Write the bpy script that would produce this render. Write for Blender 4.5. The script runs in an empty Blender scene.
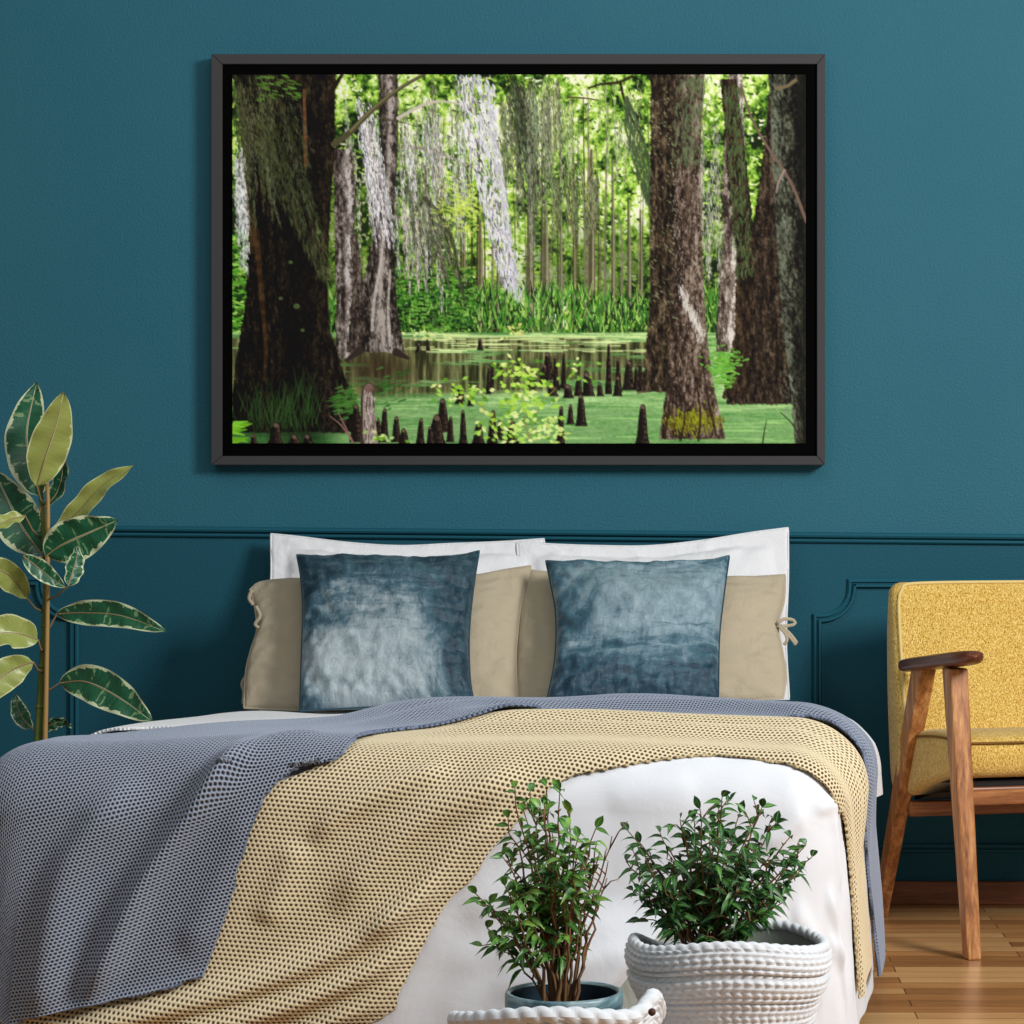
import bpy, bmesh, math, random
import numpy as np
from mathutils import Vector, Matrix, noise as mnoise

random.seed(7); rng = np.random.default_rng(7)
C = bpy.context.scene.collection
PI = math.pi

# ------------------------------------------------------------------ camera
# the photograph: camera level, 6.3 m from the wall, 0.98 m high
F, CX, CY, CZ, D = 2520.0, 680.0, 512.0, 0.98, 6.3
def P(px, py, Y):
    s = F/(D+Y)
    return Vector(((px-CX)/s, Y, CZ-(py-CY)/s))
cam = bpy.data.cameras.new('camera'); camo = bpy.data.objects.new('camera', cam); C.objects.link(camo)
camo.location = (0, -D, CZ); camo.rotation_euler = (PI/2, 0, 0)
cam.sensor_width = 36; cam.lens = F/1024*36; cam.shift_x = (512-CX)/1024; cam.clip_end = 60
bpy.context.scene.camera = camo

# ------------------------------------------------------------------ helpers
def srgb(r, g, b):
    f = lambda c: ((c/255)/12.92 if c/255 <= .04045 else (((c/255)+.055)/1.055)**2.4)
    return (f(r), f(g), f(b), 1)

class Mat:
    def __init__(s, name, color=None, rough=.6, **kw):
        s.m = bpy.data.materials.new(name); s.m.use_nodes = True
        s.t = s.m.node_tree; s.b = s.t.nodes['Principled BSDF']
        if color is not None: s.set('Base Color', color)
        s.set('Roughness', rough)
        for k, v in kw.items(): s.set(k.replace('_', ' '), v)
    def n(s, typ, **kw):
        nd = s.t.nodes.new(typ)
        for k, v in kw.items(): setattr(nd, k, v)
        return nd
    def put(s, sock, v):
        if hasattr(v, 'is_output') or isinstance(v, bpy.types.NodeSocket): s.t.links.new(v, sock)
        else: sock.default_value = v
    def set(s, name, v): s.put(s.b.inputs[name], v)
    def mth(s, op, a, b=0.0, c=0.0):
        nd = s.n('ShaderNodeMath', operation=op)
        s.put(nd.inputs[0], a); s.put(nd.inputs[1], b); s.put(nd.inputs[2], c)
        return nd.outputs[0]
    def coord(s, kind='Object', scale=(1, 1, 1), rot=(0, 0, 0), loc=(0, 0, 0)):
        tc = s.n('ShaderNodeTexCoord'); mp = s.n('ShaderNodeMapping')
        s.t.links.new(tc.outputs[kind], mp.inputs[0])
        mp.inputs['Scale'].default_value = scale; mp.inputs['Rotation'].default_value = rot; mp.inputs['Location'].default_value = loc
        return mp.outputs[0]
    def noise(s, vec, scale, detail=3, rough=.55, dist=0):
        nd = s.n('ShaderNodeTexNoise'); s.t.links.new(vec, nd.inputs['Vector'])
        nd.inputs['Scale'].default_value = scale; nd.inputs['Detail'].default_value = detail
        nd.inputs['Roughness'].default_value = rough; nd.inputs['Distortion'].default_value = dist
        return nd.outputs[0]
    def ramp(s, fac, stops):
        nd = s.n('ShaderNodeValToRGB'); s.put(nd.inputs[0], fac)
        e = nd.color_ramp.elements
        while len(e) < len(stops): e.new(.5)
        for el, (p, c) in zip(e, stops):
            el.position = p; el.color = c if len(c) == 4 else (*c, 1)
        return nd.outputs[0]
    def mix(s, fac, a, b, typ='MIX'):
        nd = s.n('ShaderNodeMix', data_type='RGBA', blend_type=typ)
        s.put(nd.inputs[0], fac); s.put(nd.inputs[6], a); s.put(nd.inputs[7], b)
        return nd.outputs[2]
    def bump(s, h, strength=.3, dist=.01):
        nd = s.n('ShaderNodeBump'); s.put(nd.inputs['Height'], h)
        nd.inputs['Strength'].default_value = strength; nd.inputs['Distance'].default_value = dist
        s.set('Normal', nd.outputs[0])
    def uv(s):
        tc = s.n('ShaderNodeTexCoord'); return tc.outputs['UV']
    def sep(s, v):
        nd = s.n('ShaderNodeSeparateXYZ'); s.t.links.new(v, nd.inputs[0]); return nd.outputs

def finish(name, me, mats, parent=None, smooth=True):
    if not isinstance(mats, (list, tuple)): mats = [mats]
    for m in mats: me.materials.append(m.m if isinstance(m, Mat) else m)
    o = bpy.data.objects.new(name, me); C.objects.link(o)
    if smooth:
        me.polygons.foreach_set('use_smooth', [True]*len(me.polygons))
    if parent is not None:
        o.parent = parent
    return o

class MB:
    """collects verts and faces, then links ONE mesh object"""
    def __init__(s): s.v = []; s.f = []; s.uvs = []; s.mi = []
    def add(s, v, f, uv=None, mi=0):
        k = len(s.v); s.v += [tuple(p) for p in v]; s.f += [tuple(i+k for i in q) for q in f]
        s.uvs += list(uv) if uv is not None else [(0, 0)]*len(v); s.mi += [mi]*len(f)
        return s
    def box(s, lo, hi, mi=0):
        x0, y0, z0 = lo; x1, y1, z1 = hi
        v = [(x0,y0,z0),(x1,y0,z0),(x1,y1,z0),(x0,y1,z0),(x0,y0,z1),(x1,y0,z1),(x1,y1,z1),(x0,y1,z1)]
        return s.add(v, [(0,3,2,1),(4,5,6,7),(0,1,5,4),(1,2,6,5),(2,3,7,6),(3,0,4,7)], mi=mi)
    def grid(s, p, uv=None, cu=False, flip=False, mi=0):
        n, m = len(p), len(p[0]); v = [q for r in p for q in r]; f = []
        for i in range(n-1 if not cu else n):
            for j in range(m-1):
                a, b = i*m+j, ((i+1) % n)*m+j
                q = (a, b, b+1, a+1)
                f.append(q[::-1] if flip else q)
        u = None if uv is None else [q for r in uv for q in r]
        return s.add(v, f, u, mi)
    def tube(s, pts, rad, seg=8, caps=True, sx=1.0):
        pts = [Vector(p) for p in pts]; n = len(pts)
        if not hasattr(rad, '__len__'): rad = [rad]*n
        k = len(s.v); v = []; f = []
        up = None
        for i in range(n):
            t = (pts[min(i+1, n-1)]-pts[max(i-1, 0)])
            if t.length < 1e-9: t = Vector((0, 0, 1))
            t.normalize()
            if up is None:
                up = Vector((0, 1, 0)) if abs(t.y) < .9 else Vector((1, 0, 0))
            a = (up-t*up.dot(t)); a.normalize(); b = t.cross(a); up = a
            for j in range(seg):
                q = 2*PI*j/seg
                v.append(pts[i]+(a*math.cos(q)*sx+b*math.sin(q))*rad[i])
        for i in range(n-1):
            for j in range(seg):
                f.append((i*seg+j, i*seg+(j+1) % seg, (i+1)*seg+(j+1) % seg, (i+1)*seg+j))
        if caps:
            f.append(tuple(range(seg))[::-1]); f.append(tuple((n-1)*seg+j for j in range(seg)))
        return s.add(v, f)
    def lathe(s, prof, seg=48, c=(0, 0, 0)):
        p = [[(c[0]+r*math.cos(2*PI*j/seg), c[1]+r*math.sin(2*PI*j/seg), c[2]+z) for r, z in prof] for j in range(seg)]
        return s.grid(p, cu=True)
    def build(s, name, mats, parent=None, smooth=True, origin=None):
        """verts are world coordinates; an origin (or the parent's location) is subtracted"""
        off = Vector((0, 0, 0))
        if parent is not None: off = abs_loc(parent)
        if origin is not None: off = Vector(origin)
        me = bpy.data.meshes.new(name)
        me.from_pydata([(x-off.x, y-off.y, z-off.z) for x, y, z in s.v], [], s.f)
        me.polygons.foreach_set('material_index', s.mi)
        ul = me.uv_layers.new(name='UVMap')
        li = np.zeros(len(me.loops), dtype=np.int32); me.loops.foreach_get('vertex_index', li)
        ul.data.foreach_set('uv', np.array(s.uvs, dtype=np.float32)[li].ravel())
        me.update()
        o = finish(name, me, mats, parent, smooth)
        if parent is None and origin is not None: o.location = origin
        return o

def abs_loc(o):
    v = Vector((0, 0, 0))
    while o is not None:
        v += o.location; o = o.parent
    return v

def thing(name, label, cat, loc=(0, 0, 0), rotz=0, group=None):
    o = bpy.data.objects.new(name, None); C.objects.link(o); o.empty_display_size = .05
    o.location = loc; o.rotation_euler = (0, 0, rotz); tag(o, label, cat, group); return o
def tag(o, label, cat, group=None):
    o['label'] = label; o['category'] = cat
    if group: o['group'] = group
def struct(o): o['kind'] = 'structure'; return o
def bevel(o, w, seg=2):
    m = o.modifiers.new('bevel', 'BEVEL'); m.width = w; m.segments = seg; m.limit_method = 'ANGLE'; m.angle_limit = .6
    return o

def crom(pts, n):
    """n points along a Catmull-Rom curve, even in chord length"""
    p = np.array(pts, float); k = len(p)
    ext = np.vstack([2*p[0]-p[1], p, 2*p[-1]-p[-2]])
    out = []
    for i in range(k-1):
        a, b, c, d = ext[i], ext[i+1], ext[i+2], ext[i+3]
        for t in np.linspace(0, 1, 16, endpoint=False):
            out.append(.5*((2*b)+(-a+c)*t+(2*a-5*b+4*c-d)*t*t+(-a+3*b-3*c+d)*t**3))
    out.append(p[-1]); out = np.array(out)
    L = np.concatenate([[0], np.cumsum(np.linalg.norm(np.diff(out, axis=0), axis=1))]); L /= L[-1]
    q = np.linspace(0, 1, n)
    return np.stack([np.interp(q, L, out[:, i]) for i in range(p.shape[1])], 1)

def coons(c0, c1, d0, d1, pw=1):
    """c0,c1: (n,k) curves at t=0,1 ; d0,d1: (m,k) curves at s=0,1 -> (n,m,k)"""
    n, m = len(c0), len(d0)
    s = np.linspace(0, 1, n)[:, None, None]; t = np.linspace(0, 1, m)[None, :, None]
    e0 = d0[None]-((1-t)*c0[0]+t*c1[0]); e1 = d1[None]-((1-t)*c0[-1]+t*c1[-1])
    return (1-t)*c0[:, None]+t*c1[:, None]+(1-s)**pw*e0+s**pw*e1

def vnoise(shape, cell, seed):
    """smooth value noise on an array, cell = (rows, cols) feature size in pixels"""
    r = np.random.default_rng(seed); h, w = shape
    gh, gw = int(h/cell[0])+3, int(w/cell[1])+3
    g = r.random((gh, gw)); y = np.arange(h)/cell[0]; x = np.arange(w)/cell[1]
    yi = y.astype(int); xi = x.astype(int); fy = y-yi; fx = x-xi
    fy = (fy*fy*(3-2*fy))[:, None]; fx = (fx*fx*(3-2*fx))[None]
    a = g[yi][:, xi]; b = g[yi][:, xi+1]; c = g[yi+1][:, xi]; d = g[yi+1][:, xi+1]
    return (a*(1-fx)+b*fx)*(1-fy)+(c*(1-fx)+d*fx)*fy
def fbm(shape, cell, seed, octv=4, gain=.55):
    o = 0; amp = 1; tot = 0
    for k in range(octv):
        o = o+amp*vnoise(shape, (max(cell[0]/2**k, 1.0), max(cell[1]/2**k, 1.0)), seed*31+k); tot += amp; amp *= gain
    return o/tot
def sst(x): x = np.clip(x, 0, 1); return x*x*(3-2*x)

# ------------------------------------------------------------------ materials
def wall_material(name, col, col2, rough, bscale, bstr):
    m = Mat(name, None, rough); v = m.coord()
    m.set('Base Color', m.mix(m.noise(v, 2.5, 4), col, col2))
    m.set('Specular IOR Level', .16)
    m.bump(m.noise(v, bscale, 3, .6), bstr, .004); return m
M_wall = wall_material('teal_plaster', srgb(42, 100, 118), srgb(50, 108, 124), .6, 170, .6)
M_wain = wall_material('teal_wainscot', srgb(27, 82, 98), srgb(32, 88, 104), .6, 170, .35)  # same paint as the wall, colour darkened to carry the shade low down
M_trim = wall_material('teal_trim', srgb(28, 86, 102), srgb(32, 91, 107), .45, 150, .1)

def wood_material(name, c_dark, c_mid, c_light, axis='Z', rough=.4, sc=1.0):
    m = Mat(name, None, rough)
    s = {'X': (2, 30, 30), 'Y': (30, 2, 30), 'Z': (30, 30, 2)}[axis]
    v = m.coord(scale=tuple(k*sc for k in s))
    g = m.noise(v, 1.6, 6, .65, .6)
    fine = m.noise(v, 7, 3, .6)
    g2 = m.mth('ADD', m.mth('MULTIPLY', g, .75), m.mth('MULTIPLY', fine, .3))
    m.set('Base Color', m.ramp(g2, [(.32, c_dark), (.52, c_mid), (.72, c_light)]))
    m.bump(g2, .25, .002); return m
M_chairwood = wood_material('walnut_stained_ash', srgb(84, 46, 20), srgb(170, 110, 60), srgb(220, 164, 102), 'Z', .38)
M_armwood = wood_material('dark_walnut', srgb(48, 22, 12), srgb(98, 50, 28), srgb(140, 84, 50), 'Y', .33)
M_railwood = wood_material('rail_walnut', srgb(66, 34, 16), srgb(146, 90, 50), srgb(196, 138, 86), 'X', .4)
M_basewood = wood_material('baseboard_oak', srgb(84, 46, 26), srgb(132, 76, 44), srgb(164, 100, 62), 'X', .4)

def floor_material():
    m = Mat('strip_parquet', None, .28)
    v = m.coord()
    br = m.n('ShaderNodeTexBrick'); m.t.links.new(v, br.inputs['Vector'])
    br.offset = .37; br.squash = 1
    for k, x in (('Scale', 1), ('Mortar Size', .0012), ('Mortar Smooth', .1), ('Brick Width', .46), ('Row Height', .062), ('Bias', 0)):
        br.inputs[k].default_value = x
    br.inputs['Color1'].default_value = (0, 0, 0, 1); br.inputs['Color2'].default_value = (1, 1, 1, 1); br.inputs['Mortar'].default_value = (.5, .5, .5, 1)
    g = m.noise(m.coord(scale=(3, 40, 1)), 1.5, 5, .6, .5)
    f = m.mth('ADD', m.mth('MULTIPLY', br.outputs['Color'], .55), m.mth('MULTIPLY', g, .55))
    col = m.ramp(f, [(.1, srgb(120, 76, 42)), (.5, srgb(182, 128, 76)), (.95, srgb(226, 182, 124))])
    col = m.mix(br.outputs['Fac'], col, srgb(60, 32, 16))
    m.set('Base Color', col)
    m.bump(m.mth('ADD', m.mth('MULTIPLY', br.outputs['Fac'], -1.), m.mth('MULTIPLY', g, .15)), .2, .002)
    return m
M_floor = floor_material()

def linen_material(name, col, col2, wr=.25, scale=9, weave=.12):
    m = Mat(name, None, .85); v = m.coord()
    m.set('Base Color', m.mix(m.noise(v, 6, 4), col, col2))
    m.set('Sheen Weight', .15)
    h = m.mth('ADD', m.noise(v, scale, 5, .6, .8), m.mth('MULTIPLY', m.noise(v, 420, 2), weave))
    m.bump(h, wr, .03); return m
M_white = linen_material('white_cotton', srgb(229, 232, 237), srgb(223, 227, 233), .12, 5, .01)
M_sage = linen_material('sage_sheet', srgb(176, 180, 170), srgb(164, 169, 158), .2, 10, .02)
M_whitepil = linen_material('white_pillow_cotton', srgb(238, 238, 240), srgb(230, 231, 234), .3, 14)
M_beige = linen_material('beige_linen', srgb(192, 178, 152), srgb(178, 164, 138), .34, 14)

def knit_material(name, yarn, yarn2, hole, p, rot, r0=.24, r1=.42, stren=.6, aspect=1.0):
    """staggered open knit in metres of cloth (UV)"""
    m = Mat(name, None, .9)
    mp = m.n('ShaderNodeMapping'); m.t.links.new(m.uv(), mp.inputs[0]); mp.inputs['Rotation'].default_value = (0, 0, rot)
    mp.inputs['Scale'].default_value = (1/p, 1/(p*aspect), 1)
    x, y, _ = m.sep(mp.outputs[0])
    row = m.mth('FLOOR', y)
    sh = m.mth('MULTIPLY', m.mth('MODULO', m.mth('ABSOLUTE', row), 2), .5)
    fx = m.mth('SUBTRACT', m.mth('FRACT', m.mth('ADD', x, sh)), .5)
    fy = m.mth('SUBTRACT', m.mth('FRACT', y), .5)
    d = m.mth('SQRT', m.mth('ADD', m.mth('MULTIPLY', fx, fx), m.mth('MULTIPLY', fy, fy)))
    k = m.n('ShaderNodeMapRange', interpolation_type='SMOOTHSTEP')
    m.put(k.inputs[0], d); k.inputs[1].default_value = r0; k.inputs[2].default_value = r1
    y2 = m.mix(m.noise(m.coord(), 7, 3), yarn, yarn2)
    m.set('Base Color', m.mix(k.outputs[0], hole, y2))
    m.set('Sheen Weight', .2)
    m.bump(k.outputs[0], stren, .006)
    return m
M_blueknit = knit_material('blue_grey_knit', srgb(140, 150, 168), srgb(158, 167, 184), srgb(20, 31, 48), .0068, .22, .16, .48, .5, .86)
M_beigeknit = knit_material('sand_knit', srgb(234, 218, 180), srgb(220, 202, 162), srgb(84, 66, 42), .0084, -.12, .17, .38, .5, .9)
M_whiteknit = knit_material('white_knit', srgb(232, 232, 232), srgb(222, 222, 224), srgb(176, 176, 180), .0075, .1, .14, .44, .5, .9)

M_bluerim = Mat('blue_grey_yarn', srgb(112, 124, 148), .9); M_sandrim = Mat('sand_yarn', srgb(206, 186, 142), .9)

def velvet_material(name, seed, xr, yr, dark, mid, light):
    """crushed velvet: nap noise plus a sheen painted into the colour, light over part, dark toward the other edges"""
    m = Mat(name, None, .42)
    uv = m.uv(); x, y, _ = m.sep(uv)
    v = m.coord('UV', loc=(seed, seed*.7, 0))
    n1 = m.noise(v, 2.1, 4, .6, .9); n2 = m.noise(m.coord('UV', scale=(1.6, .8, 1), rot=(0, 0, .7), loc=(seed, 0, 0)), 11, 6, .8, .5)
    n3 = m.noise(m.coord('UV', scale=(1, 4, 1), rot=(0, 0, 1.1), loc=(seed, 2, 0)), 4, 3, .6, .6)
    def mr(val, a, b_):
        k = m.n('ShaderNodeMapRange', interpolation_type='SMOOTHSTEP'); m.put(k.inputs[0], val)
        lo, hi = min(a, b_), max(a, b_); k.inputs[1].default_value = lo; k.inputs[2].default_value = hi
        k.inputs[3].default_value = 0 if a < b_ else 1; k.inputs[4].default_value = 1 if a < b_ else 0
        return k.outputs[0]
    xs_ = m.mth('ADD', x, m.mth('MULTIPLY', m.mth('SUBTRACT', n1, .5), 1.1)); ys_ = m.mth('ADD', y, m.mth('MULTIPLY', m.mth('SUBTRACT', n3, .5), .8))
    g = m.mth('MULTIPLY', m.mth('MULTIPLY', mr(xs_, *xr[0]), mr(xs_, *xr[1])), m.mth('MULTIPLY', mr(ys_, *yr[0]), mr(ys_, *yr[1])))  # sheen patch and its darker edges, painted into the base colour
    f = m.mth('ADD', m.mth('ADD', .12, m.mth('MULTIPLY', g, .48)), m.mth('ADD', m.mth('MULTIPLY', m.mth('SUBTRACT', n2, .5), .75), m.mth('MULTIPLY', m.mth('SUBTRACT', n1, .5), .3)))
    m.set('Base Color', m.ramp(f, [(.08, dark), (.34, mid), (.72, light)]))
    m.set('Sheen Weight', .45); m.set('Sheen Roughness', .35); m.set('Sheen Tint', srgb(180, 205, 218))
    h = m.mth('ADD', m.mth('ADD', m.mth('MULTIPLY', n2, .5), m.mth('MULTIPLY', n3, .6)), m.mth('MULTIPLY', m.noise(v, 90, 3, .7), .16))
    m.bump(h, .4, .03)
    return m
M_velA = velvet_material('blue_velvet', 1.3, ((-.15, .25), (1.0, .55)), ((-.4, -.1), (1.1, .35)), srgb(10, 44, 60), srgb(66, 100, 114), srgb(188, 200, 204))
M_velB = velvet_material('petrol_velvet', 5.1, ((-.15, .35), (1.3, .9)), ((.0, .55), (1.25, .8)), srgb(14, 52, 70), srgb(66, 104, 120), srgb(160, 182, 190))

def tweed_material():
    m = Mat('mustard_tweed', None, .9); v = m.coord()
    n1 = m.noise(v, 300, 3, .75); n2 = m.noise(m.coord(scale=(420, 420, 120)), 1, 2, .6)
    f = m.mth('ADD', m.mth('MULTIPLY', n1, .6), m.mth('MULTIPLY', n2, .4))
    m.set('Base Color', m.ramp(f, [(.36, srgb(128, 84, 18)), (.48, srgb(208, 164, 64)), (.6, srgb(242, 216, 136))]))
    m.set('Sheen Weight', .2)
    m.bump(f, .5, .003); return m
M_tweed = tweed_material()
M_piping = Mat('cream_piping', srgb(226, 200, 130), .8)
M_pipdark = Mat('mustard_piping', srgb(120, 84, 24), .85)
M_underseat = Mat('black_webbing', srgb(26, 24, 24), .9)
M_frame = Mat('charcoal_frame', srgb(62, 61, 62), .6, Specular_IOR_Level=.25)
M_backing = Mat('black_backing', srgb(3, 3, 3), .9, Specular_IOR_Level=.05)
M_soil = Mat('dark_soil', None, .95); M_soil.set('Base Color', M_soil.mix(M_soil.noise(M_soil.coord(), 90, 4), srgb(20, 15, 12), srgb(58, 44, 34)))
M_dark = Mat('bed_base_grey', srgb(120, 116, 112), .8)

# ------------------------------------------------------------------ room shell
b = MB()
b.box((-4.2, -.0, .925), (4.2, .12, 2.9), 0); b.box((-4.2, 0, -.02), (4.2, .12, .925), 1)
struct(b.build('wall_back', [M_wall, M_wain], smooth=False))
struct(MB().box((-4.2, -7.2, -.06), (4.2, 0, 0)).build('floor', M_floor, smooth=False))
struct(bevel(MB().box((-4.2, -.016, .0), (4.2, 0, .058)).build('baseboard_back', M_basewood, smooth=False), .003))

def sweep(path, prof, closed=False):
    """path: (x,z) list on the wall; prof: list of (offset across the path, height off the wall)"""
    n = len(path); rows = []
    for i in range(n):
        p = Vector(path[i])
        a = Vector(path[i-1]) if (i > 0 or closed) else None
        c = Vector(path[(i+1) % n]) if (i < n-1 or closed) else None
        t1 = (p-a).normalized() if a is not None else (c-p).normalized()
        t2 = (c-p).normalized() if c is not None else t1
        n1 = Vector((-t1.y, t1.x)); n2 = Vector((-t2.y, t2.x)); m = (n1+n2)
        m = m/max(m.length_squared/2, .35)
        rows.append([(p.x+m.x*o, -h, p.y+m.y*o) for o, h in prof])
    b = MB(); b.grid(rows, cu=closed); return b
RAIL = [(-.013, 0), (-.013, .006), (-.009, .010), (-.004, .010), (-.003, .004), (-.001, .004), (.001, .013), (.007, .016), (.011, .013), (.014, .006), (.014, 0)]
xs = np.linspace(-4.2, 4.2, 60)
rz = lambda x: .919-.0092*x
r = sweep([(x, rz(x)) for x in xs], RAIL).build('trim_1', M_trim, smooth=False); struct(bevel(r, .0015))
MOULD = [(-.011, 0), (-.011, .006), (-.007, .010), (-.003, .010), (-.001, .004), (.002, .004), (.004, .012), (.009, .012), (.011, .006), (.011, 0)]
def panel(x0, x1, z0, z1, r):
    path = []
    def arc(cx, cz, a0, a1):
        for k in range(9):
            q = math.radians(a0+(a1-a0)*k/8); path.append((cx+r*math.cos(q), cz+r*math.sin(q)))
    g = .012
    path.append((x0, z1-r-g)); path.append((x0+g*.9, z1-r-g)); arc(x0+g, z1-g, -90, 0); path.append((x0+r+g, z1-g*.2)); path.append((x0+r+g, z1))
    path.append((x1-r-g, z1)); arc(x1-g, z1-g, 180, 270); path.append((x1, z1-r-g))
    path.append((x1, z0)); path.append((x0, z0))
    return sweep(path[::-1], MOULD, closed=True)
def W(px, py): return ((px-CX)/400, CZ-(py-CY)/400)
x0, zt = W(817, 583)
struct(bevel(panel(x0, x0+1.5, .14, zt, .075).build('trim_2', M_trim, smooth=False), .0012))
x1, zt2 = W(75, 581)
struct(bevel(panel(x1-1.5, x1, .14, zt2, .075).build('trim_3', M_trim, smooth=False), .0012))
# ------------------------------------------------------------------ framed swamp print
def paint_swamp():
    S = 2; H, Wd = 740, 1148
    R = random.Random(11)
    yy, xx = np.mgrid[0:H, 0:Wd]; X = 232+xx/S; Y = 74+yy/S
    sh = (H, Wd); I = np.zeros((H, Wd, 3))
    col = lambda c: np.array(c, float)
    def blend(mask, c): 
        nonlocal I
        m = mask[..., None]; I = I*(1-m)+np.asarray(c, float)*m
    n1 = fbm(sh, (90, 90), 1, 5); n2 = fbm(sh, (26, 22), 2, 4); n3 = fbm(sh, (9, 7), 3, 3, .7)
    # sunlit foliage
    t = np.clip((n1-.5)*1.7+(n2-.5)*1.5+(n3-.5)*1.2+.66-.25*sst((Y-240)/90)-.0012*np.abs(X-520), 0, 1)
    st = [(0, (28, 46, 18)), (.25, (66, 102, 34)), (.5, (124, 172, 56)), (.75, (182, 216, 96)), (1, (240, 250, 206))]
    for k in range(3): I[..., k] = np.interp(t, [s[0] for s in st], [s[1][k] for s in st])
    def seg(p, q, w0, w1, c, al=1.0, ymax=None):
        (x0, y0), (x1, y1) = p, q
        a0 = max(int((min(x0, x1)-max(w0, w1)-232)*S)-2, 0); a1 = min(int((max(x0, x1)+max(w0, w1)-232)*S)+3, Wd)
        b0 = max(int((min(y0, y1)-max(w0, w1)-74)*S)-2, 0); b1 = min(int((max(y0, y1)+max(w0, w1)-74)*S)+3, H)
        if a1 <= a0 or b1 <= b0: return
        gx = X[b0:b1, a0:a1]; gy = Y[b0:b1, a0:a1]; dx, dy = x1-x0, y1-y0; L = dx*dx+dy*dy+1e-9
        t = np.clip(((gx-x0)*dx+(gy-y0)*dy)/L, 0, 1); d = np.hypot(gx-x0-t*dx, gy-y0-t*dy)
        m = np.clip((w0+(w1-w0)*t-d)*S+.5, 0, 1)*al
        if ymax is not None: m = m*(gy <= ymax)
        m = m[..., None]
        I[b0:b1, a0:a1] = I[b0:b1, a0:a1]*(1-m)+np.asarray(c, float)*m
    def stroke(pts, w0, w1, c, al=1.0, n=None):
        p = crom(pts, n or max(3, len(pts)*3)); k = len(p)-1
        for i in range(k): seg(p[i], p[i+1], w0+(w1-w0)*i/k, w0+(w1-w0)*(i+1)/k, c, al)
    def jit(c, a): 
        d = R.uniform(-a, a); return (c[0]+d+R.uniform(-a, a)*.3, c[1]+d+R.uniform(-a, a)*.3, c[2]+d+R.uniform(-a, a)*.3)
    # leaf dabs
    for i in range(3600):
        x = R.uniform(232, 806); y = R.uniform(74, 310); l = R.uniform(1, 3.2); a = R.uniform(0, PI)
        k = R.random(); br = 1-.35*sst(np.array((y-220)/100.))
        c = (194, 226, 98) if k < .42 else ((238, 249, 196) if k < .58 else ((104, 156, 48) if k < .78 else (46, 74, 26)))
        c = tuple(v*br for v in jit(c, 16))
        seg((x-l*math.cos(a), y-l*math.sin(a)*.6), (x+l*math.cos(a), y+l*math.sin(a)*.6), .5, 1.2, c, .85)
    # darker wood between the far trunks
    blend(.62*sst((Y-205)/60)*sst((325-Y)/30)*np.clip((n2-.28)*2.2, 0, 1)*sst((X-505)/40), (44, 64, 30))
    blend(.35*sst((Y-150)/60)*sst((340-Y)/20)*sst((420-X)/40), (52, 70, 30))
    # far trunks
    for i in range(46):
        x = R.uniform(430, 655); y0 = R.uniform(95, 215); w = R.uniform(.6, 2.2)
        c = jit((126, 116, 92) if R.random() < .6 else (74, 66, 46), 16)
        stroke([(x+R.uniform(-4, 4), y0), (x+R.uniform(-1, 1), 240), (x, 328)], w*.35, w*.75, c, .75)
    for x, w, y0 in ((529, 4.5, 170), (545, 4, 200), (591, 3.2, 150), (612, 2.4, 160), (628, 2.8, 200), (640, 2.2, 210), (573, 2.4, 220), (560, 2, 190), (497, 2.4, 230), (480, 3, 220), (463, 2.2, 210)):
        stroke([(x, y0), (x+1, 270), (x, 318), (x+R.uniform(-1, 2), 332)], w*.4, w*1.15, jit((88, 84, 62), 18), .85)
        stroke([(x+w*.4, y0), (x+1+w*.3, 270), (x+w*.4, 325)], w*.15, w*.4, (166, 156, 128), .8)
    # undergrowth and reeds
    for i in range(2200):
        x = R.uniform(330, 800); y = R.uniform(292, 336); h = R.uniform(4, 16)
        if 590 < x < 655: y = R.uniform(300, 336)
        k = R.random(); c = jit((88, 156, 56) if k < .35 else ((160, 206, 96) if k < .55 else ((48, 98, 36) if k < .8 else (20, 42, 18))), 16)
        seg((x, y), (x+R.uniform(-5, 5), y-h), .9, .3, c, .85)
    for i in range(650):
        x = R.uniform(385, 475); y = R.uniform(268, 334); k = R.random()
        c = jit((112, 170, 62) if k < .35 else ((60, 112, 40) if k < .75 else (24, 48, 20)), 14); l = R.uniform(1, 2.6)
        seg((x-l, y), (x+l, y+R.uniform(-1, 1)), .6, 1.2, c, .85)
    # left strip of greenery behind the big trunk
    for i in range(420):
        x = R.uniform(232, 252); y = R.uniform(230, 400); l = R.uniform(1, 3.5); k = R.random()
        c = jit((98, 170, 50) if k < .5 else ((170, 226, 96) if k < .7 else (30, 70, 22)), 14)
        seg((x-l, y), (x+l, y+R.uniform(-3, 3)), .5, 1.3, c, .9)
    # ------------ water
    wl = 331+4*np.sin(X/40.)*0
    wn = fbm(sh, (7, 90), 8, 4); wn2 = fbm(sh, (14, 160), 9, 3); sp = fbm(sh, (3, 5), 10, 2, .8)
    wat = sst((Y-331.5)/1.5)
    base = np.zeros_like(I)
    t = np.clip(.5+(wn-.5)*1.9+(sp-.5)*.5, 0, 1)
    for k, (lo_, hi_) in enumerate(zip((92, 146, 78), (188, 222, 148))): base[..., k] = lo_+(hi_-lo_)*t
    # lit far duckweed
    far = sst((352-Y)/8)*sst((X-440)/40)
    for k, c in enumerate((206, 228, 150)): base[..., k] = base[..., k]*(1-.7*far*t)+c*.7*far*t
    # dark reflecting water
    refl = sst((Y-336)/4)*sst((402-.03*(X-350)-Y)/14)*sst((wn2*.5+wn*.5-.40)*6+.35)
    refl *= sst((690-X)/30); refl = np.clip(refl*1.5, 0, 1)
    mir = fbm(sh, (60, 7), 12, 4)
    rc = np.zeros_like(I)
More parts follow.
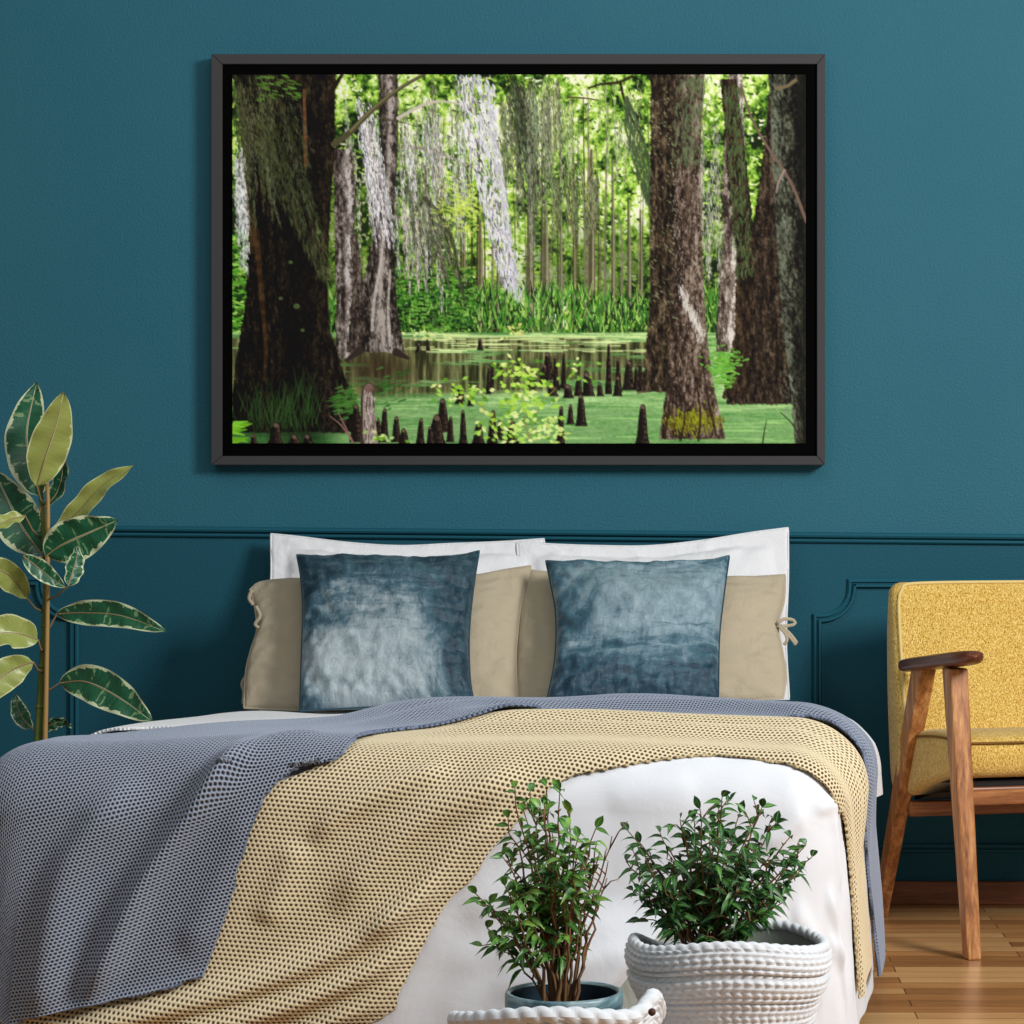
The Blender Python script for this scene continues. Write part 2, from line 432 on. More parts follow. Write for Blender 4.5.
    for k, (lo_, hi_) in enumerate(zip((40, 40, 20), (160, 158, 104))): rc[..., k] = lo_+(hi_-lo_)*np.clip((mir-.3)*2, 0, 1)
    m = (refl*.88)[..., None]; base = base*(1-m)+rc*m
    brn = (np.exp(-((X-380)/34)**2-((Y-368)/20)**2)*.8)[..., None]; base = base*(1-brn)+col((66, 48, 34))*brn
    # shade under the left trunk, streaks of sun
    shd = (np.clip(sst((Y-425)/12)*sst((350-X)/40)*.6+.35*sst((Y-395)/25)*sst(.5+(wn-.5)*4), 0, 1))[..., None]
    base = base*(1-shd)+col((46, 96, 48))*shd
    m = wat[..., None]; I = I*(1-m)+base*m
    for i in range(70):
        x = R.uniform(400, 650); y = R.uniform(333, 352); l = R.uniform(5, 26)
        seg((x-l, y), (x+l, y+R.uniform(-.5, .5)), .4, .8, jit((216, 236, 160), 12), .7)
    for i in range(60):
        x = R.uniform(360, 780); y = R.uniform(400, 442); l = R.uniform(6, 26)
        seg((x-l, y), (x+l, y+R.uniform(-.6, .6)), .5, 1.0, jit((168, 218, 128), 12), .4)
    # ------------ trees
    bark = fbm(sh, (34, 8), 20, 4, .75); bark2 = fbm(sh, (7, 4), 21, 3, .8)
    def trunk(left, right, dark, mid, light, lit=.0, gamma=1.0, al=1.0, litside=None):
        ly = [p[1] for p in left]; lx = [p[0] for p in left]; ry = [p[1] for p in right]; rx = [p[0] for p in right]
        L = np.interp(Y, ly, lx)+(bark2-.5)*3; Rr = np.interp(Y, ry, rx)+(bark2-.5)*3
        m = sst((X-L)*1.0+.5)*sst((Rr-X)*1.0+.5)*(Y >= min(ly)-1)*(sst((max(ly)-Y)*.7+.5+(bark-.5)*3))*al
        u = np.clip((X-L)/np.maximum(Rr-L, 1), 0, 1)
        tone = np.clip((bark-.5)*1.7+(bark2-.5)*1.3+.40+lit*(u-.5), 0, 1)
        if litside is not None: tone = np.clip(tone+.6*np.exp(-((u-litside)/.16)**2)-.12, 0, 1)
        cc = np.stack([np.interp(tone, [0, .5, 1], [dark[k], mid[k], light[k]]) for k in range(3)], -1)
        blend(m, cc); return L, Rr
    def moss(x0, x1, y0, y1, n, lmin, lmax, c, drift=0.0, a=.7, w=2.2, jt=20):
        for i in range(n):
            x = R.uniform(x0, x1); y = R.uniform(y0, y1); l = R.uniform(lmin, lmax); cc = jit(c, jt); ww = w*R.uniform(.5, 1.3)
            for j in range(int(l*ww*.42)+4):
                t = R.random()**.9; k = R.random()
                q = tuple(v*(1.18 if k < .4 else (.9 if k < .75 else .55)) for v in cc)
                px_ = x+drift*t*l+R.gauss(0, ww*(1-t)**.6*.6+.35); py_ = y+t*l
                seg((px_, py_), (px_+R.uniform(-1, 1)+drift*3, py_+R.uniform(2, 5.5)), .55, .25, q, a)
    # mid-distance hanging moss curtains
    moss(345, 470, 84, 190, 38, 40, 100, (176, 178, 160), .03)
    moss(396, 470, 74, 120, 18, 40, 90, (128, 140, 100), .03)
    moss(520, 650, 74, 130, 46, 30, 90, (156, 170, 116), .0)
    moss(552, 604, 160, 200, 26, 25, 60, (112, 120, 84), .02, .75, 2.8)
    moss(500, 560, 74, 120, 36, 50, 120, (128, 136, 104), .04)
    moss(655, 735, 90, 200, 34, 40, 110, (168, 172, 150), .02)
    moss(505, 524, 74, 90, 16, 60, 115, (78, 86, 60), .16, .8, 2.6)
    moss(526, 546, 74, 150, 14, 60, 130, (120, 126, 100), .03)
    # second tree (grey, left of centre)
    trunk([(333, 150), (334, 200), (336, 300), (336, 358)], [(352, 150), (356, 200), (352, 270), (351, 360)], (48, 40, 36), (118, 106, 98), (196, 188, 184), litside=.75)
    trunk([(378, 74), (380, 150), (374, 230), (362, 290), (356, 352)], [(398, 74), (398, 150), (394, 230), (396, 300), (406, 360)], (36, 30, 26), (96, 86, 78), (172, 162, 154), litside=.55)
    trunk([(350, 235), (352, 300), (346, 352)], [(358, 240), (366, 300), (362, 355)], (40, 32, 28), (86, 74, 66), (150, 140, 130))
    for p in ([(396, 352), (402, 355), (408, 358)], [(360, 350), (352, 356), (346, 360)]): stroke(p, 4, 1.5, (62, 50, 44))
    stroke([(372, 330), (374, 300), (381, 260), (384, 220)], 1.6, 1.0, (188, 180, 172), .8); stroke([(390, 345), (388, 310), (390, 270)], 1.6, 1.0, (186, 178, 170), .8)
    # branches
    bc = (92, 82, 62)
    stroke([(398, 118), (420, 106), (440, 101), (460, 104)], 1.8, .8, (196, 186, 170)); stroke([(404, 146), (430, 150), (450, 157), (470, 165)], 2.0, .9, (150, 140, 122))
    stroke([(392, 216), (412, 220), (432, 232)], 1.4, .7, (160, 140, 116)); stroke([(360, 112), (382, 118), (410, 124)], 1, .5, bc)
    moss(396, 470, 104, 165, 38, 30, 100, (190, 188, 182), .06, .75, 1.8)
    moss(354, 378, 96, 140, 20, 70, 130, (202, 198, 200), .16, .8, 2.0)
    moss(392, 440, 165, 225, 30, 40, 90, (176, 172, 162), .04, .75, 1.8)
    moss(404, 460, 150, 210, 14, 40, 90, (108, 112, 88), .12, .7, 1.8)
    stroke([(424, 198), (440, 215), (452, 240), (458, 270), (464, 300)], 2.2, 1.2, (76, 78, 58), .9); moss(426, 446, 196, 225, 14, 40, 80, (98, 102, 78), .22, .8, 2.0)
    # bright sunlit patch
    for i in range(220):
        a = R.gauss(0, 1); q = R.gauss(0, 1); x = 460+a*13; y = 206+q*13
        seg((x-1.5, y), (x+1.5, y+.8), .6, 1.1, jit((206, 228, 96), 22), .5)
    # the big pale moss column
    for i in range(1250):
        t = R.random(); y = 74+t*215; cx = 474+36*t**1.2; hw = 15*(1-t)**.6+4
        x = cx+R.uniform(-hw, hw); l = R.uniform(3, 9)
        if R.random() < .25*t: continue
        k = R.random(); c = jit((222, 220, 228) if k < .66 else ((160, 156, 166) if k < .85 else (96, 92, 98)), 16)
        seg((x, y), (x+R.uniform(-1.5, 3), y+l), .8, .4, c, .8)
    for i in range(240):
        t = R.random(); y = 90+t*210; x = 487+t*32+R.uniform(-3.5, 3.5)
        seg((x, y), (x+R.uniform(-2, 2), y+R.uniform(2, 6)), .8, .4, jit((198, 196, 206), 18), .8)
    stroke([(588, 88), (600, 84), (618, 82), (632, 76)], 1.1, 1.6, (58, 50, 34)); stroke([(568, 97), (585, 98), (598, 100)], 1, .6, (88, 78, 54))
    stroke([(620, 82), (624, 100), (632, 120), (644, 142)], 1.5, .8, (56, 52, 34))
    for i in range(300):
        t = R.random(); y = 96+t*110; cx = 626+24*t; hw = 1.5+8*math.sin(PI*min(t*1.05, 1))
        x = cx+R.uniform(-hw, hw); seg((x, y), (x+R.uniform(-.6, 1.6), y+R.uniform(4, 9)), .9, .4, jit((74, 92, 62), 16), .75)
    # right-hand trunks
    trunk([(728, 74), (722, 180), (722, 240), (716, 330), (716, 352)], [(742, 74), (746, 180), (738, 240), (734, 320), (736, 352)], (56, 46, 40), (130, 116, 104), (214, 204, 196), litside=.8)
    trunk([(650, 74), (650, 200), (649, 300), (644, 370), (636, 392)], [(678, 74), (676, 200), (680, 300), (684, 394)], (26, 20, 14), (66, 54, 40), (122, 106, 82), lit=-.2)
    trunk([(673, 74), (675, 180), (672, 280), (668, 370), (662, 412), (659, 439)], [(704, 74), (700, 160), (702, 260), (706, 330), (714, 390), (725, 438)], (46, 35, 28), (98, 81, 68), (164, 148, 134), lit=.35)
    trunk([(770, 74), (762, 160), (752, 230), (738, 300), (730, 360), (726, 404)], [(782, 74), (790, 200), (786, 330), (792, 406)], (24, 18, 13), (60, 48, 37), (106, 90, 72))
    trunk([(720, 80), (728, 180), (736, 260), (734, 330), (722, 398)], [(736, 80), (748, 180), (754, 240), (752, 330), (748, 400)], (26, 18, 12), (60, 46, 34), (100, 82, 60))
    # moss and lichen on them
    for i in range(420):
        t = R.random(); y = 84+t*190; x = 730+14*t+R.uniform(-8, 10)
        seg((x, y), (x+R.uniform(-1.5, 1.5), y+R.uniform(3, 8)), .8, .4, jit((86, 108, 66), 18), .6)
    for i in range(360):
        t = R.random(); y = 74+t*90; x = 690+R.gauss(0, 9); seg((x, y), (x+R.uniform(-2, 2), y+R.uniform(2, 7)), .9, .4, jit((104, 120, 84), 20), .55)
    for i in range(520):
        t = R.random(); y = 170+t*180; x = (698 if R.random() < .55 else 676+22*max(0, t-.3))+R.gauss(0, 3.5)
        seg((x, y), (x+R.uniform(-1, 1), y+R.uniform(1, 2.5)), .5, .3, jit((176, 164, 152), 20), .5)
    for i in range(160):
        t = R.random(); x = 680+t*22+R.gauss(0, 1.5); y = 290+t*45+R.gauss(0, 4); seg((x, y), (x, y+3), .8, .4, jit((206, 200, 190), 16), .7)
    for i in range(120):
        x = R.uniform(650, 676); y = R.uniform(90, 330); seg((x, y), (x+1, y+1), .6, .6, jit((150, 160, 120), 20), .6)
    for i in range(520):
        x = R.gauss(690, 15); y = R.gauss(420, 5.5)
        if 660 < x < 724: seg((x, y), (x+.5, y+R.uniform(1, 4)), .8, .5, jit((146, 152, 34) if R.random() < .6 else (104, 92, 26), 20), .7)
    for p in ([(664, 438), (668, 410), (672, 380)], [(680, 440), (684, 420), (684, 392)], [(698, 440), (700, 415), (696, 380)], [(716, 436), (708, 400), (700, 350)]): stroke(p, 1.4, .6, (52, 34, 24), .7)
    # leaves at their feet
    for i in range(150):
        x = R.gauss(722, 8); y = R.gauss(368, 9); l = R.uniform(1, 3); seg((x-l, y), (x+l, y+R.uniform(-2, 2)), .5, 1.1, jit((110, 176, 62), 24), .85)
    # foreground trunk on the far right
    trunk([(768, 74), (772, 160), (776, 240), (783, 330), (790, 390), (794, 444)], [(806, 74), (806, 444)], (20, 18, 14), (62, 62, 50), (110, 116, 96), lit=-.7)
    for i in range(160):
        t = R.random(); x = 775+t*14+R.gauss(0, 3.5); y = 90+t*330+R.gauss(0, 12); seg((x, y), (x+1.5, y+R.uniform(1, 5)), 1.3, .8, jit((122, 134, 118), 18), .35)
    blend(.85*sst((X-786)/22)*sst((230-Y)/120), (16, 14, 10)); blend(.5*sst((X-794)/10), (30, 28, 20))
    stroke([(740, 84), (752, 120), (768, 148), (782, 168), (794, 190), (806, 222)], 1.0, 1.5, (118, 96, 84)); stroke([(784, 170), (778, 182), (776, 192)], 1.3, .8, (150, 130, 118)); stroke([(775, 88), (786, 86), (795, 80)], 1.2, 1.8, (120, 106, 78))
    # the big trunk on the left
    trunk([(232, 74), (244, 130), (248, 220), (246, 300), (236, 360), (232, 400), (232, 432)], [(336, 74), (334, 160), (331, 200), (327, 280), (330, 330), (346, 380), (362, 420), (366, 434)], (12, 9, 6), (34, 27, 19), (78, 66, 46), lit=.25)
    blend(.5*np.exp(-((X-300)/22)**2)*sst((Y-90)/30), (14, 10, 7))
    stroke([(304, 90), (305, 130), (306, 165)], 1.4, 2.2, (120, 84, 52), .8); stroke([(256, 230), (262, 300), (266, 350), (264, 380)], 3.0, 1.6, (98, 68, 34), .5); stroke([(250, 210), (254, 250)], 5, 4, (96, 70, 40), .4)
    stroke([(424, 74), (400, 88), (372, 110), (350, 132), (334, 144)], 1.6, 3.2, (86, 82, 56)); stroke([(424, 73), (400, 87), (372, 109), (350, 131)], .5, .9, (128, 122, 86)); stroke([(342, 74), (336, 84), (330, 94)], 1.6, 3, (46, 36, 24))
    # moss veil sweeping across it
    for i in range(950):
        t = R.random(); y = 74+t*205; hw = 26*(1-t)+7; cx = 256+72*t**1.15
        x = cx+R.uniform(-hw, hw)
        seg((x, y), (x+R.uniform(-1, 2.5), y+R.uniform(3, 8)), .8, .4, jit((92, 100, 62) if R.random() < .5 else (64, 70, 42), 16), .5)
    moss(234, 268, 74, 130, 26, 50, 130, (92, 98, 66), .08, .65, 2.6)
    moss(233, 243, 140, 190, 22, 40, 90, (198, 200, 196), .09, .8, 1.6)
    moss(250, 300, 90, 160, 24, 40, 110, (74, 80, 52), .30, .6, 2.4)
    for i in range(60): 
        x = R.uniform(256, 300); y = R.uniform(74, 100); seg((x-2, y), (x+2, y+1), .6, 1, jit((96, 140, 50), 16), .7)
    for x, y, r in ((296, 306, 2.6), (290, 262, 1.6), (302, 330, 1.5), (280, 298, 1.5), (318, 232, 1.8)): seg((x, y), (x+1, y), r, r, (104, 132, 74), .7)
    for i in range(150):
        x = R.gauss(285, 20); y = R.gauss(410, 12); seg((x, y+10), (x+R.uniform(-9, 9), y-R.uniform(6, 20)), .7, .3, jit((54, 86, 40), 16), .7)
    for i in range(70):
        x = R.gauss(345, 8); y = R.gauss(402, 7); l = R.uniform(2, 5); seg((x-l, y+1), (x+l, y-1), .5, 1.2, jit((70, 120, 46), 22), .85)
    for i in range(40):
        x = R.gauss(392, 9); y = R.gauss(386, 9); l = R.uniform(2, 4); seg((x-l, y+1), (x+l, y-1), .4, 1, jit((66, 118, 50), 22), .8)
    blend(.75*sst((Y-424)/14)*sst((352-X)/12)*sst((444-Y)/3+1)*(1-sst((Y-431)/4)), (22, 16, 10))
    # cypress knees
    def knee(x, yb, h, w, tone=1.0, tip=True):
        c = (72*tone, 56*tone, 46*tone); lean = R.uniform(-1.5, 1.5); w = w*R.uniform(.85, 1.1)
        ax = [(x, yb+w*.6), (x+lean*.2, yb-h*.3), (x+lean*.6, yb-h*.7), (x+lean, yb-h+w*.35)]; ws = [w*1.12, w*.72, w*.58, w*.36]
        p = crom(ax, 9); q = np.interp(np.linspace(0, 1, 9), [0, .33, .7, 1], ws)
        for i in range(8): seg(p[i], p[i+1], q[i], q[i+1], tuple(v*.42 for v in c), 1, yb)
        for i in range(int(h*w*.5)+6):
            t = R.random(); u = R.uniform(-.85, .9); k = int(t*8); px_ = p[k][0]+u*q[k]*.9; py_ = p[k][1]
            seg((px_, py_), (px_+R.uniform(-.4, .4), py_-R.uniform(1, 4)), .5, .3, jit(tuple(v*(.75+.75*max(u, -.4)) for v in c), 14), .75, yb)
        if tip: seg((p[8][0]-.3, p[8][1]), (p[8][0]+.4, p[8][1]+.5), q[8]*.75, q[8]*.6, (146*tone, 118*tone, 104*tone), .7)
    for a in ((608, 394, 50, 4), (618, 392, 34, 3.6), (628, 390, 30, 7), (640, 391, 28, 4), (636, 390, 24, 4), (588, 396, 24, 8), (578, 396, 20, 5), (600, 396, 14, 5), (556, 390, 34, 4), (563, 388, 36, 3.4), (548, 380, 28, 6), (543, 384, 20, 5), (552, 396, 12, 7), (568, 398, 14, 6), (617, 396, 20, 6),
              (480, 350, 12, 3.6), (428, 350, 12, 2.4), (418, 352, 9, 3), (488, 394, 28, 3), (492, 392, 30, 2.8), (460, 404, 18, 6), (470, 406, 12, 4)): knee(*a)
    for a in ((581, 426, 32, 6.5), (642, 444, 40, 7), (560, 444, 38, 5.5), (570, 424, 20, 4), (512, 444, 26, 7), (492, 444, 34, 6), (478, 444, 22, 7), (463, 444, 34, 5), (443, 432, 34, 8), (436, 444, 30, 12), (420, 444, 26, 5), (430, 444, 18, 4), (396, 442, 26, 6), (404, 444, 16, 6), (384, 442, 34, 6), (378, 440, 22, 5), (308, 444, 10, 8), (294, 444, 10, 7), (275, 444, 22, 8), (254, 444, 10, 5), (356, 442, 38, 7), (450, 442, 26, 5), (500, 440, 20, 5)): knee(*a)
    # the pale foreground knee
    stroke([(370, 446), (368, 420), (367, 398), (369, 388)], 9.5, 5.4, (74, 58, 50)); stroke([(371, 446), (369, 420), (368, 398), (369, 388)], 7.5, 4.4, (160, 144, 134))
    for i in range(90):
        y = R.uniform(386, 444); x = 369+R.uniform(-5, 6); seg((x, y), (x+R.uniform(-.6, .6), y+R.uniform(2, 7)), .7, .3, jit((206, 192, 184) if R.random() < .5 else (70, 54, 48), 14), .7)
    seg((368, 388), (370, 388), 4, 4, (120, 92, 82), .8)
    for p in ([(354, 444), (342, 426), (330, 416)], [(353, 442), (344, 424), (338, 412)], [(800, 440), (792, 424), (780, 412)], [(762, 444), (764, 430), (766, 420)]): stroke(p, .8, .4, (150, 110, 104) if p[0][0] < 500 else (50, 44, 36))
    # sunlit leafy sprays in front
    def spray(cx, cy, rx, ry, n, c, sz=2.6):
        for i in range(n):
            x = R.gauss(cx, rx); y = R.gauss(cy, ry); a = R.uniform(-.9, .9); l = R.uniform(sz*.6, sz*1.5)
            if y > 443: continue
            k = R.random(); cc = jit(c if k < .6 else ((222, 240, 150) if k < .82 else (116, 170, 52)), 16)
            p, q = (x-l*math.cos(a), y-l*math.sin(a)), (x+l*math.cos(a), y+l*math.sin(a))
            seg(p, (x, y), .3, sz*.6, cc, .92); seg((x, y), q, sz*.6, .3, cc, .92)
    for p in ([(528, 440), (524, 410), (512, 380), (506, 362)], [(528, 440), (540, 405), (556, 388)], [(498, 440), (486, 410), (462, 396)]): stroke(p, .8, .4, (150, 150, 80), .9)
    spray(520, 400, 19, 15, 84, (176, 220, 82), 3.6); spray(518, 368, 14, 7, 36, (190, 226, 92)); spray(462, 392, 14, 8, 46, (156, 206, 70)); spray(534, 428, 14, 8, 60, (196, 224, 120))
    spray(500, 430, 12, 8, 34, (170, 216, 84)); spray(430, 336, 12, 4, 20, (210, 226, 150), 2.2); spray(515, 330, 8, 4, 24, (214, 214, 130), 2); spray(552, 430, 8, 6, 22, (190, 214, 110)); spray(574, 372, 10, 5, 20, (146, 200, 74), 2.2)
    for i in range(12):
        x = 240+R.gauss(0, 6); y = 430+R.gauss(0, 5); a = R.uniform(-.5, .4); l = R.uniform(5, 10)
        seg((x-l, y-l*a), (x+l, y+l*a), 2.2, .6, jit((128, 196, 44), 18), .95)
    spray(386, 438, 10, 3, 14, (176, 206, 120))
    I = np.clip(I, 0, 255)
    # print contrast
    q = I/255.; g = q.mean(-1, keepdims=True); q = g+(q-g)*.9; q = np.clip((q-.5)*1.2+.515, 0, 1)
    lin = np.where(q <= .04045, q/12.92, ((q+.055)/1.055)**2.4)
    return lin

def framed_print():
    Yf, Yc = -.05, -.0455
    fr = thing('framed_print', 'large landscape print of a mossy cypress swamp in a charcoal frame on the wall', 'picture', P(518, 260, -.001))
    o = [(211, 54), (825, 54), (825, 465), (211, 465)]; i_ = [(222, 64), (817, 64), (817, 456), (222, 456)]
    for k in range(4):
        a, b2 = o[k], o[(k+1) % 4]; c, d = i_[(k+1) % 4], i_[k]
        g = .12  # hairline mitre
        q = [a, b2, c, d]; cx_ = sum(p[0] for p in q)/4; cy_ = sum(p[1] for p in q)/4
        q = [(p[0]+(g if abs(p[0]-cx_) > 60 else 0)*(1 if p[0] < cx_ else -1), p[1]+(g if abs(p[1]-cy_) > 60 else 0)*(1 if p[1] < cy_ else -1)) for p in q]
        fpts = [P(x, y, Yf) for x, y in q]; bpts = [Vector((v.x, -.002, v.z)) for v in fpts]
        m = MB(); m.add([*fpts, *bpts], [(0, 1, 2, 3), (7, 6, 5, 4), (0, 4, 5, 1), (1, 5, 6, 2), (2, 6, 7, 3), (3, 7, 4, 0)])
        ob = m.build('frame_rail', M_frame, fr, smooth=False)
        bm = bmesh.new(); bm.from_mesh(ob.data); bmesh.ops.recalc_face_normals(bm, faces=bm.faces); bm.to_mesh(ob.data); bm.free()
        bevel(ob, .0012, 1)
    a, c = P(216, 59, -.03), P(821, 461, -.03)
    MB().box((a.x, -.042, c.z), (c.x, -.004, a.z)).build('backing_board', M_backing, fr, smooth=False)
    lin = paint_swamp()
    H, Wd = lin.shape[:2]; st = 2
    L2 = lin.reshape(H//st, st, Wd//st, st, 3).mean((1, 3)); h, w = L2.shape[:2]
    p0, p1 = P(232.2, 74.5, Yc), P(805.8, 443.5, Yc); org = abs_loc(fr)
    gx = np.linspace(p0.x, p1.x, w)-org.x; gz = np.linspace(p0.z, p1.z, h)-org.z
    V = np.zeros((h, w, 3), np.float32); V[..., 0] = gx[None]; V[..., 1] = Yc-org.y; V[..., 2] = gz[:, None]
    idx = np.arange(h*w).reshape(h, w)
    quads = np.stack([idx[:-1, :-1], idx[1:, :-1], idx[1:, 1:], idx[:-1, 1:]], -1).reshape(-1, 4)
    edge = [int(v) for v in idx[0]]+[int(v) for v in idx[1:, -1]]+[int(v) for v in idx[-1, -2::-1]]+[int(v) for v in idx[-2:0:-1, 0]]
    nv = h*w; back = V.reshape(-1, 3)[edge].copy(); back[:, 1] = -.0415-org.y
    vv = np.vstack([V.reshape(-1, 3), back]); ne = len(edge)
    sq = np.array([[edge[k], edge[(k+1) % ne], nv+(k+1) % ne, nv+k] for k in range(ne)])
    fq = np.vstack([quads, sq]).astype(np.int32)
    me = bpy.data.meshes.new('canvas_print')
    me.vertices.add(len(vv)); me.vertices.foreach_set('co', vv.ravel().astype(np.float32))
    me.loops.add(len(fq)*4); me.loops.foreach_set('vertex_index', fq.ravel())
    me.polygons.add(len(fq)); me.polygons.foreach_set('loop_start', np.arange(0, len(fq)*4, 4, dtype=np.int32))
    me.update(calc_edges=True)
    at = me.color_attributes.new('ink', 'FLOAT_COLOR', 'POINT')
    cc = np.ones((len(vv), 4), np.float32); cc[:nv, :3] = L2.reshape(-1, 3); cc[nv:, :3] = .01
    at.data.foreach_set('color', cc.ravel())
    M = Mat('canvas_ink', None, .75); nd = M.n('ShaderNodeVertexColor'); nd.layer_name = 'ink'
    M.set('Base Color', nd.outputs[0]); M.set('Specular IOR Level', .2)
    finish('canvas_print', me, M, fr, smooth=False)
framed_print()

# ------------------------------------------------------------------ bed and its bedclothes
BX0, BX1, BF, BR = -1.08, .175, 2.0, .10      # flat rectangle of the mattress top, edge radius
def topz(a, b):
    s = np.clip((b-.35)/1.4, 0, 1); s = s*s*(3-2*s)
    e = np.clip((a-BX0)/.5, 0, 1)*np.clip((BX1-a)/.35, 0, 1)
    return .526+.054*s+.012*np.clip(e, 0, 1)-.012
def bed_surface(a, b, off=0.0, sag=0.0):
    a = np.asarray(a, float); b = np.asarray(b, float)
    ca = np.clip(a, BX0, BX1); cb = np.minimum(b, BF)
    da = a-ca; db = b-cb; d = np.sqrt(da*da+db*db)+1e-9
    nx, ny = da/d, db/d; d = np.minimum(d, .60)
    R = BR+off; th = np.minimum(d/R, PI/2); e = np.maximum(0, d-R*PI/2)
    h = R*np.sin(th)+e*.07; z = topz(ca, cb)+off-R*(1-np.cos(th))-e*.995
    side = np.clip(nx, 0, 1)*np.clip(d/.12, 0, 1)
    bul = .035*sst((1.95-b)/.6)*side
    x = ca+nx*h+bul+.06*(2.1-b); y = -(cb+ny*h)
    N = np.stack([nx*np.sin(th), -ny*np.sin(th), np.cos(th)], -1)
    return np.stack([x, y, np.maximum(z, .006)], -1), N
# lookup photo pixel -> flat cloth coordinates
_A, _B = np.meshgrid(np.linspace(BX0-.55, BX1+.5, 520), np.linspace(.2, 2.55, 520), indexing='ij')
_S, _N = bed_surface(_A, _B, .016)
_V = np.array([0, -D, CZ])-_S
_ok = (np.sum(_V*_N, -1) > .02)
_s = F/(D+_S[..., 1]); _px = CX+_S[..., 0]*_s; _py = CY+(CZ-_S[..., 2])*_s
def inv(px, py):
    q = (_px-px)**2+(_py-py)**2+np.where(_ok, 0, 1e7)
    i = np.unravel_index(np.argmin(q), q.shape); return (_A[i], _B[i])
def flats(pts): return [inv(p[0], p[1]) if len(p) == 2 else (p[1], p[2]) for p in pts]   # ('f', a, b) stays flat

def polyline_dist(a, b, line, along=False):
    best = np.full(a.shape, 9.0); where = np.zeros(a.shape); k = len(line)-1
    for i_, (p, q) in enumerate(zip(line[:-1], line[1:])):
        ex, ey = q[0]-p[0], q[1]-p[1]; L = ex*ex+ey*ey+1e-12
        t = np.clip(((a-p[0])*ex+(b-p[1])*ey)/L, 0, 1)
        h = np.hypot(a-p[0]-t*ex, b-p[1]-t*ey); where = np.where(h < best, (i_+t)/k, where); best = np.minimum(best, h)
    return (best, where) if along else best
class Folds:
    def __init__(s, spec): s.l = [(crom(flats(p), 24), amp, w) for p, amp, w in spec]
    def __call__(s, a, b):
        o = np.zeros(a.shape)
        for line, amp, w in s.l:          # ridges that rise and die away at both ends
            d, t = polyline_dist(a, b, line, True); o += amp*np.exp(-(d/w)**2)*sst(t/.22)*sst((1.02-t)/.22)
        return o

def upsample(Q, N, M):
    """smooth resampling of an (n,m[,k]) array"""
    for ax, cnt in ((0, N), (1, M)):
        n = Q.shape[ax]; q = np.linspace(0, n-1, cnt); i = np.minimum(q.astype(int), n-2); f = q-i
        sh = [1]*Q.ndim; sh[ax] = cnt; f = f.reshape(sh)
        Q = np.take(Q, i, ax)*(1-f)+np.take(Q, i+1, ax)*f
        for _ in range(2):
            P_ = np.concatenate([np.take(Q, [0], ax), Q, np.take(Q, [-1], ax)], ax)
            k = P_.shape[ax]
            Q = (np.take(P_, range(k-2), ax)+2*np.take(P_, range(1, k-1), ax)+np.take(P_, range(2, k), ax))/4
    return Q
def strip_mesh(name, mat, G, off, disp, thick=.007, rim=None, knit=None, res=None):
    """G: (n,m,2) flat coordinates; knit = (period, rotation, aspect, r0, r1, height) raises real stitches"""
    if res:
        Q = upsample(np.concatenate([G, disp[..., None]], -1), *res); G, disp = Q[..., :2], Q[..., 2]
    a, b = G[..., 0], G[..., 1]
    S, N = bed_surface(a, b, off)
    B0 = S+N*disp[..., None]
    # normals of the folded cloth, so the stitches stand off the folds
    T1 = np.gradient(B0, axis=0); T2 = np.gradient(B0, axis=1); NN = np.cross(T1, T2); NN /= np.linalg.norm(NN, axis=-1)[..., None]+1e-12
    NN *= np.where(np.sum(NN*N, -1) < 0, -1., 1.)[..., None]
    if knit:
        p, rot, asp, r0, r1, hh = knit
        x_, y_ = a/p, b/(p*asp); c, sn = math.cos(rot), math.sin(rot); x_, y_ = x_*c-y_*sn, x_*sn+y_*c
        row = np.floor(y_); fx = (x_+(np.abs(row) % 2)*.5) % 1-.5; fy = y_-row-.5
        B0 = B0+NN*(sst((np.sqrt(fx*fx+fy*fy)-r0)/(r1-r0))*hh)[..., None]
    S = B0; S[..., 2] = np.maximum(S[..., 2], .006)
    n, m = a.shape; nv = n*m
    me = bpy.data.meshes.new(name); me.vertices.add(nv); me.vertices.foreach_set('co', S.reshape(-1).astype(np.float32))
    idx = np.arange(nv).reshape(n, m)
    fq = np.stack([idx[:-1, :-1], idx[1:, :-1], idx[1:, 1:], idx[:-1, 1:]], -1).reshape(-1, 4).astype(np.int32)
    if NN[n//2, m//2] @ np.cross(T1, T2)[n//2, m//2] < 0: fq = fq[:, ::-1].copy()
    me.loops.add(len(fq)*4); me.loops.foreach_set('vertex_index', fq.ravel())
    me.polygons.add(len(fq)); me.polygons.foreach_set('loop_start', np.arange(0, len(fq)*4, 4, dtype=np.int32))
    me.update(calc_edges=True)
    ul = me.uv_layers.new(name='UVMap'); ul.data.foreach_set('uv', G.reshape(-1, 2)[fq.ravel()].astype(np.float32).ravel())
    o = finish(name, me, [mat, rim or mat])
    if thick:
        md = o.modifiers.new('thickness', 'SOLIDIFY'); md.thickness = thick; md.offset = -1; md.material_offset_rim = 1
    return o

bed = thing('bed', 'wide low upholstered bed standing against the teal wall under white bedding', 'bed', (-.4, -1.05, 0))
m = MB(); m.box((-1.06, -2.0, .07), (.22, -.06, .27)); bevel(m.build('bed_base', M_dark, bed, smooth=False), .02)
m = MB(); m.box((-1.08, -2.03, .27), (.23, -.05, .48)); bevel(m.build('mattress', M_white, bed), .06, 4)
for x in (-1.0, .16):
    for y in (-1.92, -.14): MB().tube([(x, y, 0), (x, y, .08)], [.02, .028], 12).build('leg', M_chairwood, bed)

